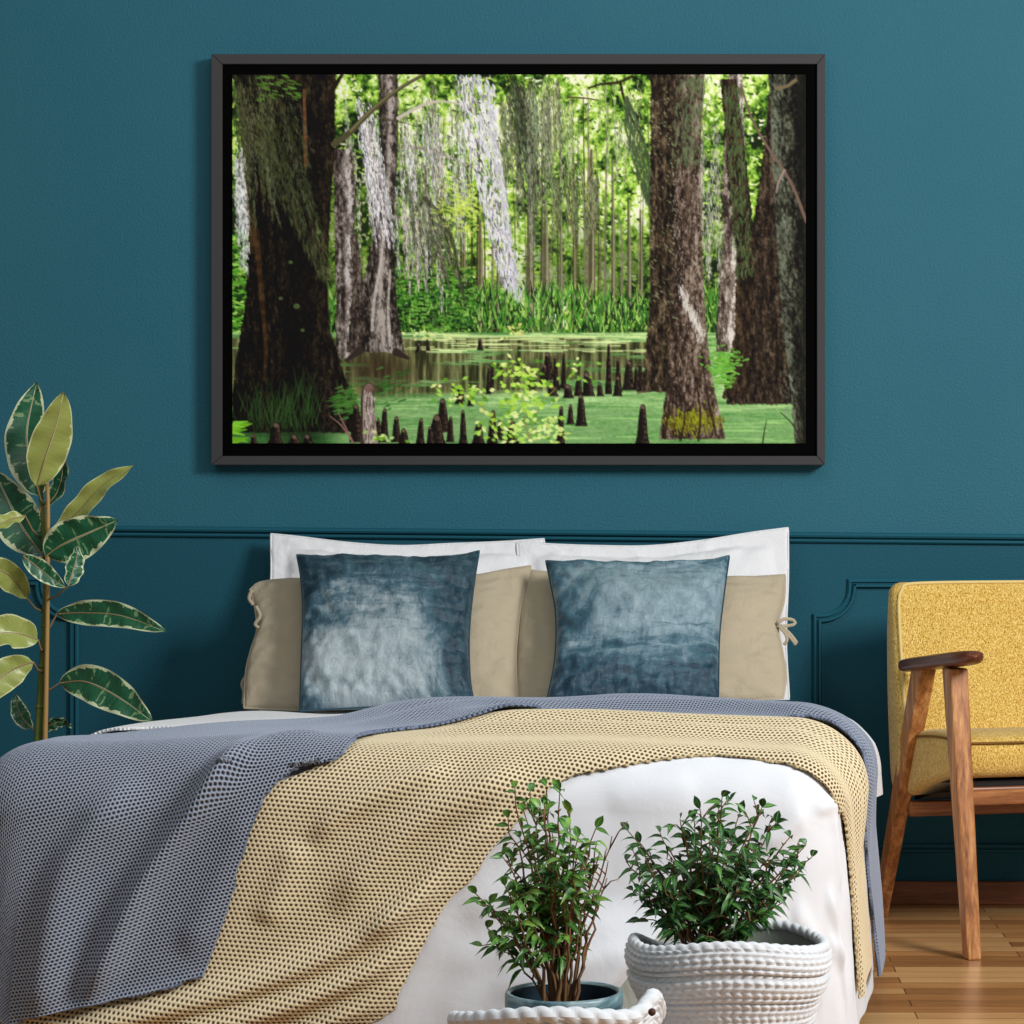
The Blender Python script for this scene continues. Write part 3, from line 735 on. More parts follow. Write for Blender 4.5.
# duvet
ga = np.linspace(BX0-.58, BX1+.56, 250); gb = np.linspace(.1, 2.58, 300)
A, B = np.meshgrid(ga, gb, indexing='ij')
dv = Folds([
    ([(818, 797), (835, 790), (850, 792)], .007, .012), ([(812, 800), (790, 815), (760, 835)], .008, .02),
    ([(838, 792), (846, 830), (850, 880)], .006, .018), ([(832, 880), (845, 905), (850, 960)], .008, .02),
    ([(600, 790), (640, 775), (700, 768)], .004, .03),
    ([(430, 960), (520, 930), (640, 900)], .006, .03), ([(450, 905), (540, 870), (610, 850)], .006, .035), ([(480, 985), (560, 955), (640, 930)], .005, .02),
    ([(740, 830), (760, 900), (790, 960)], .007, .04), ([(835, 930), (850, 945), (856, 1000)], .008, .018), ([(790, 900), (820, 930), (830, 1000)], .006, .025)])
# the turned-over flap: its free edge runs down to the left behind the baskets
fl = crom(flats([(700, 880), (662, 922), (625, 962), (592, 1000), (570, 1035)]), 30)
def flap(a, b):
    d = polyline_dist(a, b, fl)
    i = np.array([np.interp(b, fl[:, 1], fl[:, 0])])[0]
    sgn = np.where(a < i, 1., -1.)
    act = sst((b-fl[0, 1])/.12)
    return act*(1-sst((d-.06)/.14))*(.026*sst(.5+sgn*d/.012)+.006*np.exp(-((sgn*d-.016)/.014)**2))
rip = np.zeros(A.shape)
for k in range(len(ga)):
    for j in range(0, len(gb)):
        rip[k, j] = mnoise.noise((A[k, j]*5, B[k, j]*7, 3.1))*.007+mnoise.noise((A[k, j]*13+B[k, j]*6, B[k, j]*9-A[k, j]*5, 9.1))*.0035
front = sst((B-1.9)/.2)
duvet = strip_mesh('duvet', M_white, np.stack([A, B], -1), 0, dv(A, B)+flap(A, B)*front+rip*.8-.004, .008, None, None, (560, 620))
tag(duvet, 'plain white cotton duvet spread over the bed and hanging down at its foot', 'duvet')

# the sheet that shows where the duvet corner is turned back
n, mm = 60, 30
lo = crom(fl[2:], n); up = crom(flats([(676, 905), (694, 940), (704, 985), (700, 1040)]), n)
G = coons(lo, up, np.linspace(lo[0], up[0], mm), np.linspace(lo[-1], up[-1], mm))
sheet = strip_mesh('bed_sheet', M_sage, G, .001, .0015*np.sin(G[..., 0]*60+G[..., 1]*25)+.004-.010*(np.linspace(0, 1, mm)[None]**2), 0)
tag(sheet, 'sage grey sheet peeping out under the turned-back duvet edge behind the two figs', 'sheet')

# white knitted coverlet across the bed, under the throws
n, mm = 200, 70
up = crom([(BX1+.21, .62), (BX1+.1, .70), (-.2, .74), (-.6, .74), (BX0-.1, .80), (BX0-.5, .85)], n)
lo = crom([(BX1+.21, 1.44), (BX1+.1, 1.46), (-.2, 1.46), (-.6, 1.5), (BX0-.1, 1.6), (BX0-.5, 1.6)], n)
G = coons(lo, up, np.linspace(lo[0], up[0], mm), np.linspace(lo[-1], up[-1], mm))
hem = .006*np.sin(G[..., 0]*17)*np.exp(-((G[..., 1]-.75)/.2)**2)
puff = .022*sst((G[..., 0]-BX1+.02)/.12)*(1-.3*sst((G[..., 0]-BX1-.2)/.2))*1.55*sst((1.38-G[..., 1])/.25)
cov = strip_mesh('coverlet', M_whiteknit, G, .005, hem+puff+.004, .005, None, (.0075, .1, .9, .14, .44, .002), (760, 330))
tag(cov, 'white knitted coverlet lying across the bed beneath the blue throw', 'coverlet')

# sand-coloured knitted throw
bf = Folds([
    ([(470, 850), (400, 905), (320, 950), (230, 985), (120, 1010), (20, 1030)], .034, .022),
    ([(455, 895), (400, 945), (320, 985), (240, 1010), (140, 1035)], .038, .022),
    ([(420, 960), (380, 990), (330, 1015), (280, 1040)], .03, .02),
    ([(540, 765), (480, 785), (420, 815), (370, 860), (330, 910)], .022, .03),
    ([(460, 762), (400, 780), (340, 805), (310, 840)], .014, .020),
    ([(300, 830), (285, 870), (262, 920)], .012, .025),
    ([(520, 800), (460, 840), (410, 890), (360, 930)], .016, .02),
    ([('f', BX1+.36, 1.76), ('f', BX1+.18, 1.77), ('f', BX1+.06, 1.70), ('f', BX1-.1, 1.67), ('f', -.2, 1.66), ('f', -.36, 1.69), ('f', -.5, 1.78)], .026, .042),
    ([('f', BX1+.36, 1.90), ('f', BX1+.22, 1.93), ('f', BX1+.10, 1.93), ('f', BX1-.03, 1.89), ('f', -.1, 1.88), ('f', -.35, 1.87), ('f', -.5, 1.93)], .024, .04)])
n, mm = 330, 120
lo = crom(flats([('f', BX1+.50, 1.93), ('f', BX1+.30, 1.98), ('f', BX1+.17, 2.04), (845, 800), (818, 768), (780, 753), (740, 748), (700, 747), (620, 757), (560, 775), (500, 832), (470, 870), (440, 905), (400, 982), (382, 1010), ('f', -.66, 2.59)]), n)
up = crom(flats([('f', BX1+.50, 1.62), ('f', BX1+.30, 1.66), ('f', BX1+.12, 1.66), ('f', BX1+.0, 1.55), ('f', BX1-.10, 1.5), ('f', -.1, 1.5), ('f', -.35, 1.5), ('f', -.55, 1.65), (340, 742), (240, 790), (190, 860), (150, 920), (60, 965), ('f', BX0-.32, 2.2), ('f', BX0-.44, 2.15)]), n)
l1 = crom([lo[-1], (-.8, 2.595), (BX0-.05, 2.592), (BX0-.34, 2.48), up[-1]], mm)
G = coons(lo, up, np.linspace(lo[0], up[0], mm), l1, 5)
wav = .003*np.sin(9*G[..., 0]+14*G[..., 1])
sand = strip_mesh('knitted_throw', M_beigeknit, G, .007, bf(G[..., 0], G[..., 1])*(.25+.75*sst(np.linspace(0, 1, mm)/.13))[None]+wav*.5+.002-.006*(1-sst(np.linspace(0, 1, mm)/.05))[None], .005, M_sandrim, (.0084, -.12, .9, .17, .40, .0022), (1150, 440))
tag(sand, 'sand beige open knit throw draped diagonally over the foot of the bed', 'throw')

# blue-grey knitted throw on top
uf = Folds([
    ([(262, 742), (223, 779), (180, 832), (142, 890), (108, 965), (80, 1020)], .044, .022),
    ([(262, 800), (240, 850), (215, 900), (185, 960)], .024, .028),
    ([(150, 775), (90, 840), (60, 900), (45, 1000), (40, 1040)], .034, .035),
    ([(330, 735), (250, 757), (170, 790)], .006, .03),
    ([('f', BX1+.34, 1.50), ('f', BX1+.15, 1.42), ('f', BX1+.04, 1.26), ('f', BX1-.05, 1.17), ('f', 0, 1.13), ('f', -.2, 1.27), ('f', -.42, 1.47), ('f', -.58, 1.60), ('f', -.70, 1.78)], .027, .04),
    ([('f', BX1+.34, 1.62), ('f', BX1+.18, 1.64), ('f', BX1+.08, 1.56), ('f', BX1-.05, 1.47), ('f', 0, 1.43), ('f', -.2, 1.47), ('f', -.36, 1.57), ('f', -.5, 1.72), ('f', -.62, 1.88)], .028, .038)])
lo = crom(flats([('f', BX1+.53, 1.62), ('f', BX1+.30, 1.66), ('f', BX1+.12, 1.72), ('f', BX1+.02, 1.66), ('f', BX1-.1, 1.58), ('f', -.05, 1.56), ('f', -.22, 1.60), ('f', -.40, 1.74), ('f', -.53, 1.88), (345, 752), (300, 768), (268, 793), (252, 830), (240, 865), (228, 910), (205, 974)]), n)
up = crom(flats([('f', BX1+.51, 1.38), ('f', BX1+.30, 1.40), ('f', BX1+.12, 1.30), ('f', BX1+.0, 1.14), ('f', BX1-.1, 1.06), ('f', 0, 1.03), ('f', -.2, 1.17), ('f', -.44, 1.37), ('f', -.68, 1.53), ('f', BX0+.2, 1.76), ('f', BX0+.06, 1.86), ('f', BX0-.06, 1.90), ('f', BX0-.25, 1.93), ('f', BX0-.5, 1.90)]), n)
l1 = crom(flats([(205, 974), (150, 990), (100, 1001), (40, 1013), (0, 1018)])+[(BX0-.38, 2.28), (BX0-.48, 2.1), (BX0-.52, 2.0), tuple(up[-1])], mm)
G = coons(lo, up, np.linspace(lo[0], up[0], mm), l1, 5)
wav = .003*np.sin(11*G[..., 0]-8*G[..., 1])
blue = strip_mesh('knitted_throw', M_blueknit, G, .015, uf(G[..., 0], G[..., 1])*(.4+.6*sst(np.linspace(0, 1, mm)/.1))[None]+bf(G[..., 0], G[..., 1])+wav+.006, .006, M_bluerim, (.0068, .22, .86, .16, .46, .0024), (1200, 460))
tag(blue, 'blue grey knitted throw lying on the bed above the sand beige one', 'throw')

# ------------------------------------------------------------------ pillows
def pillow(name, label, cat, mat, top, right, bottom, left, Yb, Yt, T, group=None, pw=.42, flange=0.0, wr=.006, seed=0, n=72, ties=None, tiemat=None):
    c0 = crom(bottom, n); c1 = crom(top, n); d0 = crom(left, n); d1 = crom(right[::-1], n)
    G = coons(c0, c1, d0, d1)
    y0, y1 = G[..., 1].min(), G[..., 1].max()
    Y = Yb+(Yt-Yb)*(y1-G[..., 1])/(y1-y0)
    s = F/(D+Y); X = (G[..., 0]-CX)/s; Z = CZ-(G[..., 1]-CY)/s
    base = np.stack([X, Y, Z], -1)
    tilt = math.atan2(Yt-Yb, (y1-y0)/430.0); nrm = np.array([0, -math.cos(tilt), math.sin(tilt)])
    u = np.linspace(0, 1, n)[:, None]; v = np.linspace(0, 1, n)[None]
    if flange:
        uu = np.clip((u-flange)/(1-2*flange), 0, 1); vv = np.clip((v-flange*1.3)/(1-2.6*flange), 0, 1)
    else: uu, vv = u, v
    f = (np.clip(4*uu*(1-uu), 0, 1)**pw)*(np.clip(4*vv*(1-vv), 0, 1)**pw)
    w = np.zeros((n, n))
    for i in range(n):
        for j in range(n):
            q = mnoise.noise((u[i, 0]*4+seed, v[0, j]*4, seed))*1.2+mnoise.noise((u[i, 0]*11+v[0, j]*5, v[0, j]*9+seed, 2.))*.7
            # gathers at the seams
            e = min(u[i, 0], 1-u[i, 0], v[0, j], 1-v[0, j])
            q += math.exp(-e/.11)*2.2*mnoise.noise((u[i, 0]*17+seed, v[0, j]*17, 4.))
            w[i, j] = q
    edge = np.clip(np.minimum(np.minimum(u, 1-u), np.minimum(v, 1-v))/.05, 0, 1)
    hgt = f*T+w*wr*edge
    if flange: hgt = hgt+.003*np.sin(u*40+seed)*np.sin(v*30)*(1-f)
    fr = base+nrm*np.maximum(hgt, .0015)[..., None]; bk = base-nrm*(f*T*.75+.001)[..., None]
    uv = [[(float(u[i, 0]), float(v[0, j])) for j in range(n)] for i in range(n)]
    m = MB(); m.grid(fr.tolist(), uv)
    m.grid(bk.tolist(), uv, flip=True)
    N = n*n
    ring = [(i, 0) for i in range(n)]+[(n-1, j) for j in range(1, n)]+[(i, n-1) for i in range(n-2, -1, -1)]+[(0, j) for j in range(n-2, 0, -1)]
    ids = [i*n+j for i, j in ring]
    for a, b in zip(ids, ids[1:]+ids[:1]): m.f.append((a, N+a, N+b, b)); m.mi.append(0)
    cen = base.reshape(-1, 3)
    org = (float(X.mean()), float(Y.mean()), float(cen[:, 2].min()))
    o = m.build(name, mat, origin=org); tag(o, label, cat, group)
    # seam piping round the edge
    sm = MB(); loop = [Vector(base[i, j]) for i, j in ring]; sm.tube(loop+[loop[0]], .0028, 6, caps=False); sm.build('seam', mat, o, origin=org)
    return o

pillow('pillow', 'white flanged bed pillow standing at the back on the left of the pair', 'pillow', M_whitepil,
    [(271, 534), (300, 537), (350, 543), (400, 546), (450, 544), (500, 542), (544, 539)], [(544, 539), (545, 620), (541, 702)],
    [(266, 703), (400, 705), (541, 702)], [(266, 703), (267, 640), (271, 580), (271, 534)], -.26, -.06, .055, 'white bed pillows', flange=.06, seed=1)
pillow('pillow', 'white flanged bed pillow at the back nearest the yellow armchair', 'pillow', M_whitepil,
    [(517, 543), (530, 541), (545, 544), (600, 546), (650, 546), (700, 541), (750, 533), (788, 528)], [(788, 528), (788, 580), (786, 640), (789, 699)],
    [(520, 700), (650, 702), (789, 699)], [(520, 700), (522, 620), (517, 543)], -.25, -.06, .048, 'white bed pillows', flange=.06, seed=2)
bL = pillow('pillow', 'beige linen pillow on the rubber plant side, behind the paler crushed velvet cushion', 'pillow', M_beige,
    [(250, 590), (262, 582), (300, 579), (400, 578), (470, 576), (505, 570), (531, 566)], [(531, 566), (522, 600), (517, 640), (516, 670), (518, 706)],
    [(244, 708), (380, 712), (518, 706)], [(244, 708), (246, 672), (251, 650), (257, 630), (255, 608), (250, 590)], -.46, -.225, .06, 'beige linen pillows', seed=3)
bR = pillow('pillow', 'beige linen pillow behind the darker petrol cushion with a ribbon bow on the armchair side', 'pillow', M_beige,
    [(527, 570), (560, 573), (650, 577), (730, 578), (785, 575)], [(785, 575), (784, 600), (778, 626), (782, 650), (786, 675), (783, 698)],
    [(519, 705), (650, 706), (783, 698)], [(519, 705), (517, 660), (520, 610), (527, 570)], -.45, -.215, .06, 'beige linen pillows', seed=4)
def ribbons(o, curves, Y):
    org = o.location
    for c in curves:
        m = MB(); pts = [P(x, y, Y) for x, y in crom(c, 14)]
        m.tube(pts, [.0045]*14, 6, sx=.35); m.build('ribbon_tie', M_beige, o, origin=org)
ribbons(bR, [[(777, 624), (784, 619), (793, 620), (795, 624), (786, 626), (778, 626)], [(779, 626), (785, 633), (787, 640), (784, 645)], [(780, 625), (790, 634), (797, 643)], [(781, 629), (790, 637), (796, 645)]], -.33)
ribbons(bL, [[(256, 606), (260, 616), (255, 624), (259, 628)], [(253, 605), (249, 598), (252, 590)], [(246, 676), (242, 684), (244, 692), (243, 704)], [(247, 680), (249, 690), (246, 700)]], -.36)
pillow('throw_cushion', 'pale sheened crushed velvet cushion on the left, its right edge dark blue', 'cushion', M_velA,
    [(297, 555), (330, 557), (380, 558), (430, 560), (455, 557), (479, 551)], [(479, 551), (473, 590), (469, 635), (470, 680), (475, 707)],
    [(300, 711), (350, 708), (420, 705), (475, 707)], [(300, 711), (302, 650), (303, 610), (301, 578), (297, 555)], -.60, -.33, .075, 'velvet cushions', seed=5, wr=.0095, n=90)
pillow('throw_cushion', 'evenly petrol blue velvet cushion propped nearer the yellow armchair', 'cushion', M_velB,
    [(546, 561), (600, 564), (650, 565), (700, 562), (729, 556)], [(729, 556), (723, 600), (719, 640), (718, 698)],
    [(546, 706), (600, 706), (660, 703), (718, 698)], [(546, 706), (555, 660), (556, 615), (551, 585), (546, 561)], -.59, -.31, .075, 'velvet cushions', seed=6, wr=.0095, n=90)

# ------------------------------------------------------------------ variegated rubber plant
def leaf_mat(name, inner, inner2, rim, back, back2, rimw):
    m = Mat(name, None, .32); x, y, _ = m.sep(m.uv())           # x: -1..1 across, y: 0..1 along
    ax = m.mth('ABSOLUTE', x)
    nz = m.noise(m.coord('UV', scale=(1.2, 9, 1)), 1.6, 4, .6, .4)
    nz2 = m.noise(m.coord('UV', scale=(.8, 22, 1)), 1.5, 3, .6)
    veins = m.mth('MULTIPLY', m.mth('SINE', m.mth('ADD', m.mth('MULTIPLY', y, 120), m.mth('MULTIPLY', ax, -26))), .05)
    e = m.mth('ADD', ax, m.mth('MULTIPLY', m.mth('SUBTRACT', nz, .5), .75))
    k = m.mth('GREATER_THAN', e, rimw)
    g = m.mix(m.mth('ADD', nz2, veins), inner, inner2)
    c = m.mix(k, g, rim)
    c = m.mix(m.mth('MULTIPLY', m.mth('GREATER_THAN', m.noise(m.coord('UV', scale=(.55, 9, 1), rot=(0, 0, .12), loc=(3, 1, 0)), 1.5, 3, .55, .3), .615), .6), c, srgb(150, 180, 124))
    mid = m.mth('LESS_THAN', ax, .045); c = m.mix(mid, c, rim)
    edge = m.mth('GREATER_THAN', ax, .93); c = m.mix(edge, c, rim)
    bk = m.mix(m.mth('ADD', nz2, veins), back, back2)
    bk = m.mix(m.mth('GREATER_THAN', e, rimw+.1), bk, rim)
    bk = m.mix(mid, bk, rim); bk = m.mix(edge, bk, rim)
    geo = m.n('ShaderNodeNewGeometry')
    m.set('Base Color', m.mix(geo.outputs['Backfacing'], c, bk))
    m.bump(m.mth('ADD', nz2, veins), .12, .004)
    return m
M_leaf = leaf_mat('variegated_leaf', srgb(12, 58, 40), srgb(44, 118, 78), srgb(206, 214, 172), srgb(128, 140, 62), srgb(160, 168, 84), .84)
M_leafpale = leaf_mat('pale_leaf_underside', srgb(10, 46, 34), srgb(30, 92, 62), srgb(216, 222, 170), srgb(142, 154, 74), srgb(176, 184, 100), .86)
M_stem = Mat('green_stem', None, .5); M_stem.set('Base Color', M_stem.mix(M_stem.noise(M_stem.coord(), 30, 3), srgb(70, 92, 30), srgb(120, 130, 54)))
M_cane = Mat('tan_cane', srgb(176, 140, 80), .6)
M_petiole = Mat('petiole', srgb(150, 126, 92), .5)
M_pot = Mat('grey_planter', srgb(90, 92, 94), .6)
YP = -.50
px0 = P(38, 745, YP)
rub = thing('rubber_plant', 'tall potted rubber plant with cream-edged dark green leaves behind the left side of the bed', 'plant', (px0.x, YP, 0))
MB().lathe([(0, .0), (.115, .0), (.13, .02), (.155, .27), (.155, .28), (.143, .28), (.14, .25), (0, .25)], 40, (px0.x, YP, 0)).build('planter', M_pot, rub)
MB().lathe([(.139, .245), (.07, .256), (0, .25)], 30, (px0.x, YP, 0)).build('soil', M_soil, rub)
st = crom([(36, 878), (37, 800), (38, 745), (41, 690), (44, 640), (46, 580), (44, 530), (40, 485)], 40)
rad = np.interp(np.arange(40), [0, 20, 39], [.0105, .0085, .0055])
m = MB(); m.tube([P(x, y, YP) for x, y in st], rad, 10)
for k in (8, 13, 17, 21, 25, 29, 33): 
    c = P(st[k][0], st[k][1], YP); m.tube([c-Vector((0, 0, .004)), c, c+Vector((0, 0, .004))], [rad[k], rad[k]*1.22, rad[k]], 10)
m.build('stem', M_stem, rub)
m = MB(); m.tube([P(x, y, YP-.016) for x, y in crom([(45, 878), (45, 760), (46, 700), (47, 640), (48, 560), (48, 500), (47, 482)], 24)], np.interp(np.arange(24), [0, 23], [.0065, .0045]), 8); m.build('cane', M_cane, rub)
def big_leaf(mid, hw, Y0, Y1, att=None, roll=0.0, fold=.25, under=False, cup=0.0, mat=None, tipw=.5, arch=.0):
    """mid: midrib pixels base->tip, hw: half width in pixels; Y0,Y1 depth of base and tip; roll turns the blade about its midrib"""
    n, k = 26, 15
    c = crom(mid, n); P3 = [P(x, y, Y0+(Y1-Y0)*i/(n-1)-arch*math.sin(PI*i/(n-1))) for i, (x, y) in enumerate(c)]
    rows, uv = [], []
    for i in range(n):
        t = i/(n-1); T = (P3[min(i+1, n-1)]-P3[max(i-1, 0)]).normalized()
        side = T.cross(Vector((0, 1, 0))).normalized(); nrm = side.cross(T).normalized()
        if nrm.y > 0: nrm = -nrm
        s2 = side*math.cos(roll)+nrm*math.sin(roll); n2 = nrm*math.cos(roll)-side*math.sin(roll)
        w = hw/(F/(D+Y0))*(math.sin(PI*t**.82)**.72)*(1-.12*t) if 0 < t < 1 else .0006
        w = w/max(.35, abs(math.cos(roll)))
        if t > .93: w *= .55+.45*(1-t)/.07
        r, q = [], []
        for j in range(k):
            u = -1+2*j/(k-1)
            ww = .004*math.sin(t*23+u*2)*abs(u)
            r.append(P3[i]+s2*(u*w)+n2*(abs(u)*w*fold-cup*w*u*u+ww)); q.append((u, t))
        rows.append(r); uv.append(q)
    m = MB(); m.grid(rows, uv, flip=under)
    o = m.build('leaf', mat or (M_leafpale if under else M_leaf), rub)
    mr = MB(); mr.tube([p for p in P3[:-3]], np.linspace(.0022, .0006, n-3), 6)
    if att is not None:
        a = P(att[0], att[1], YP); b = P3[0]; h = (a+b)/2+Vector((0, -.004, -.006))
        mr.tube([a, h, b, P3[1]], [.0028, .0024, .0022, .002], 8)
    mr.build('petiole', M_petiole, o)
    return o
big_leaf([(40, 496), (30, 462), (27, 430), (37, 381)], 23, -.50, -.46, (42, 520), .0, .15)                      # dark top, behind
big_leaf([(44, 508), (58, 490), (63, 462), (58, 440)], 9, -.49, -.47, (45, 516), -.5, .2)
big_leaf([(37, 486), (46, 455), (56, 425), (64, 391)], 21, -.56, -.60, (44, 505), .1, -.12, under=True)           # pale top leaf
big_leaf([(54, 533), (78, 512), (104, 484), (135, 465)], 12, -.50, -.56, (47, 548), -.25, .3, under=True)
big_leaf([(41, 553), (24, 530), (8, 500), (-6, 470)], 25, -.46, -.44, (45, 560), .1, .18)
big_leaf([(46, 556), (62, 545), (88, 533), (118, 520)], 23, -.52, -.55, (46, 572), .25, .2)
big_leaf([(23, 556), (36, 566), (50, 577), (66, 588)], 10, -.62, -.60, (45, 556), -.2, .35)
big_leaf([(68, 586), (73, 570), (77, 555), (76, 546)], 8, -.60, -.56, (47, 600), .7, .3)
big_leaf([(27, 598), (14, 580), (0, 570), (-36, 562)], 15, -.56, -.66, (43, 612), -.1, .3, under=True)
big_leaf([(57, 614), (84, 613), (122, 616), (167, 632)], 14, -.50, -.60, (45, 632), -.15, .3, arch=.0)
big_leaf([(60, 683), (86, 682), (118, 697), (153, 722)], 20, -.52, -.64, (43, 690), -.15, .22, arch=.0)
big_leaf([(38, 640), (20, 634), (0, 634), (-30, 650)], 17, -.54, -.64, (44, 652), .35, .35, under=True)
big_leaf([(33, 662), (16, 668), (-4, 682), (-30, 712)], 17, -.58, -.66, (43, 672), -.2, .2, under=True)
big_leaf([(32, 728), (24, 720), (18, 708), (15, 694)], 9, -.46, -.42, (38, 728), .2, .25)
big_leaf([(42, 730), (52, 724), (62, 722), (72, 727)], 6, -.46, -.42, (40, 732), .5, .25)
big_leaf([(25, 516), (12, 519), (0, 524), (-30, 536)], 8, -.58, -.66, (40, 538), .5, .3, under=True)

# ------------------------------------------------------------------ mustard armchair (local frame: x across, -y forward)
ang = math.atan2(.26, .966)
ch = thing('armchair', 'mustard tweed armchair with slanting walnut legs and flat wooden arms beside the bed', 'chair', (.467, -.20, 0), ang)
WD = .64
FL = [0.0]
def L(x, f, z): return (WD/2+(x-WD/2)*(1+FL[0]*(f-.06)), -f, z)          # f: metres forward of the rear foot
class CB(MB):
    def make(s, name, mat, smooth=True):
        o = s.build(name, mat, None, smooth, origin=(0, 0, 0)); o.parent = ch; return o
def rounded_slab(prof, x0, x1, r, seg=5):
    """closed profile (f,z) extruded across x with rounded shoulders"""
    p = crom(prof+[prof[0]], 72)[:-1]; c = p.mean(0); rows = []
    T = np.roll(p, -1, 0)-np.roll(p, 1, 0); T /= np.linalg.norm(T, axis=1)[:, None]; Nn = np.stack([T[:, 1], -T[:, 0]], 1)
    if np.sum((p-c)*Nn) < 0: Nn = -Nn
    sl = []
    for k in range(seg+1):
        q = PI/2*k/seg; sl.append((x0+r*(1-math.sin(q)), r*(1-math.cos(q))))
    st = [(a, i) for a, i in sl]
    st = [(x0+r*(1-math.cos(PI/2*k/seg)), r*(1-math.sin(PI/2*k/seg))) for k in range(seg+1)]
    mids = [(x0+r+(x1-x0-2*r)*k/10, 0) for k in range(1, 10)]
    en = [(x1-r*(1-math.cos(PI/2*k/seg)), r*(1-math.sin(PI/2*k/seg))) for k in range(seg, -1, -1)]
    for x, ins in st+mids+en:
        rows.append([L(x, *(p[j]-Nn[j]*ins)) for j in range(len(p))])
    rows = [r_+[r_[0]] for r_ in rows]
    m = CB(); m.grid(rows, flip=False)
    n = len(rows[0])-1
    m.f.append(tuple(range(n))); m.mi.append(0)
    b0 = (len(rows)-1)*(n+1); m.f.append(tuple(b0+j for j in range(n))[::-1]); m.mi.append(0)
    return m
XL, XR = .018, WD-.018
FL[0] = .55
back = [(.05, .808), (.082, .812), (.10, .797), (.125, .70), (.165, .58), (.205, .47), (.21, .42), (.20, .36), (.165, .315), (.12, .305), (.075, .33), (.045, .42), (.022, .55), (.015, .68), (.03, .77)]
o = rounded_slab(back, XL, XR, .03, 7).make('backrest', M_tweed)
pl = [(.115, .745), (.10, .782)]
pip = [L(XL+.016, .196, .47), L(XL+.016, .163, .58), L(XL+.016, .126, .69), L(XL+.017, .107, .765), L(XL+.027, .100, .796), L(XL+.06, .094, .809), L((XL+XR)/2, .092, .811), L(XR-.06, .094, .809), L(XR-.027, .100, .796), L(XR-.017, .107, .765), L(XR-.016, .126, .69), L(XR-.016, .163, .58), L(XR-.016, .196, .47)]
m = CB(); m.tube(crom(pip, 90), .0042, 8); q = m.make('piping', M_piping); q.parent = o
FL[0] = 0.0
seat = [(.16, .45), (.20, .462), (.30, .478), (.42, .486), (.485, .476), (.505, .455), (.505, .41), (.485, .385), (.40, .375), (.28, .345), (.17, .312), (.14, .35)]
s = rounded_slab(seat, XL+.002, XR-.002, .02).make('seat', M_tweed)
pip = [L(XL+.001, .17, .448), L(XL+.0, .30, .463), L(XL+.001, .42, .470), L(XL+.008, .485, .466), L(XL+.03, .504, .463), L((XL+XR)/2, .507, .463), L(XR-.03, .504, .463), L(XR-.008, .485, .466), L(XR-.001, .42, .470), L(XR, .30, .463), L(XR-.001, .17, .448)]
m = CB(); m.tube(crom(pip, 90), .003, 8); q = m.make('piping', M_pipdark); q.parent = s
m = CB(); m.grid([[L(x, f, z) for f, z in ((.16, .30), (.16, .318), (.30, .352), (.40, .372), (.47, .375), (.47, .355), (.30, .33), (.16, .30))] for x in (XL+.03, XR-.03)]); m.make('webbing', M_underseat)
def prism(p, q, wx0, wf0, wx1, wf1, name, mat):
    """tapered square leg from p (bottom) to q (top), x half width wx, f half width wf"""
    m = CB(); rows = []
    for k in range(9):
        t = k/8; c = Vector(p).lerp(Vector(q), t); a = wx0+(wx1-wx0)*t; b_ = wf0+(wf1-wf0)*t
        rows.append([L(c.x+sx*a, c.y+sf*b_, c.z) for sx, sf in ((-1, -1), (1, -1), (1, 1), (-1, 1), (-1, -1))])
    m.grid(rows); m.f.append((0, 1, 2, 3)); m.f.append(tuple(8*5+j for j in (3, 2, 1, 0))); m.mi += [0, 0]
    o = m.make(name, mat, smooth=False); bm = bmesh.new(); bm.from_mesh(o.data); bmesh.ops.remove_doubles(bm, verts=bm.verts, dist=1e-5); bmesh.ops.recalc_face_normals(bm, faces=bm.faces); bm.to_mesh(o.data); bm.free()
    bevel(o, .004, 2); return o
for xs_ in (.018, WD-.018):
    prism((xs_, .60, 0), (xs_, .497, .632), .0165, .017, .022, .026, 'front_leg', M_chairwood)
    prism((xs_, .0, 0), (xs_, .30, .618), .015, .018, .02, .032, 'rear_leg', M_chairwood)
    # flat arm
    rows = []; n = 24
    for k in range(n):
        t = k/(n-1); f = .175+.45*t; z = .617+.047*t
        w = .034*(max(0.0, 1-abs(2*t-1)**5))**.5+.004; h = .0145*(max(0.0, 1-abs(2*t-1)**9))**.5+.002
        ring = []
        for j in range(17):
            a = 2*PI*j/16; ca, sa = math.cos(a), math.sin(a)
            ring.append(L(xs_+w*math.copysign(abs(ca)**.6, ca), f, z+h*math.copysign(abs(sa)**.6, sa)))
        rows.append(ring)
    m = CB(); m.grid(rows); m.f.append(tuple(range(16))); m.f.append(tuple((n-1)*17+j for j in range(15, -1, -1))); m.mi += [0, 0]
    o = m.make('armrest', M_armwood); bm = bmesh.new(); bm.from_mesh(o.data); bmesh.ops.remove_doubles(bm, verts=bm.verts, dist=1e-5); bmesh.ops.recalc_face_normals(bm, faces=bm.faces); bm.to_mesh(o.data); bm.free()
def rail(f, z0, z1, th, name):
    m = CB(); m.box((.03, -f-th/2, z0), (WD-.03, -f+th/2, z1)); bevel(m.make(name, M_railwood, smooth=False), .004)
rail(.475, .322, .362, .024, 'seat_rail'); rail(.17, .262, .298, .022, 'seat_rail')

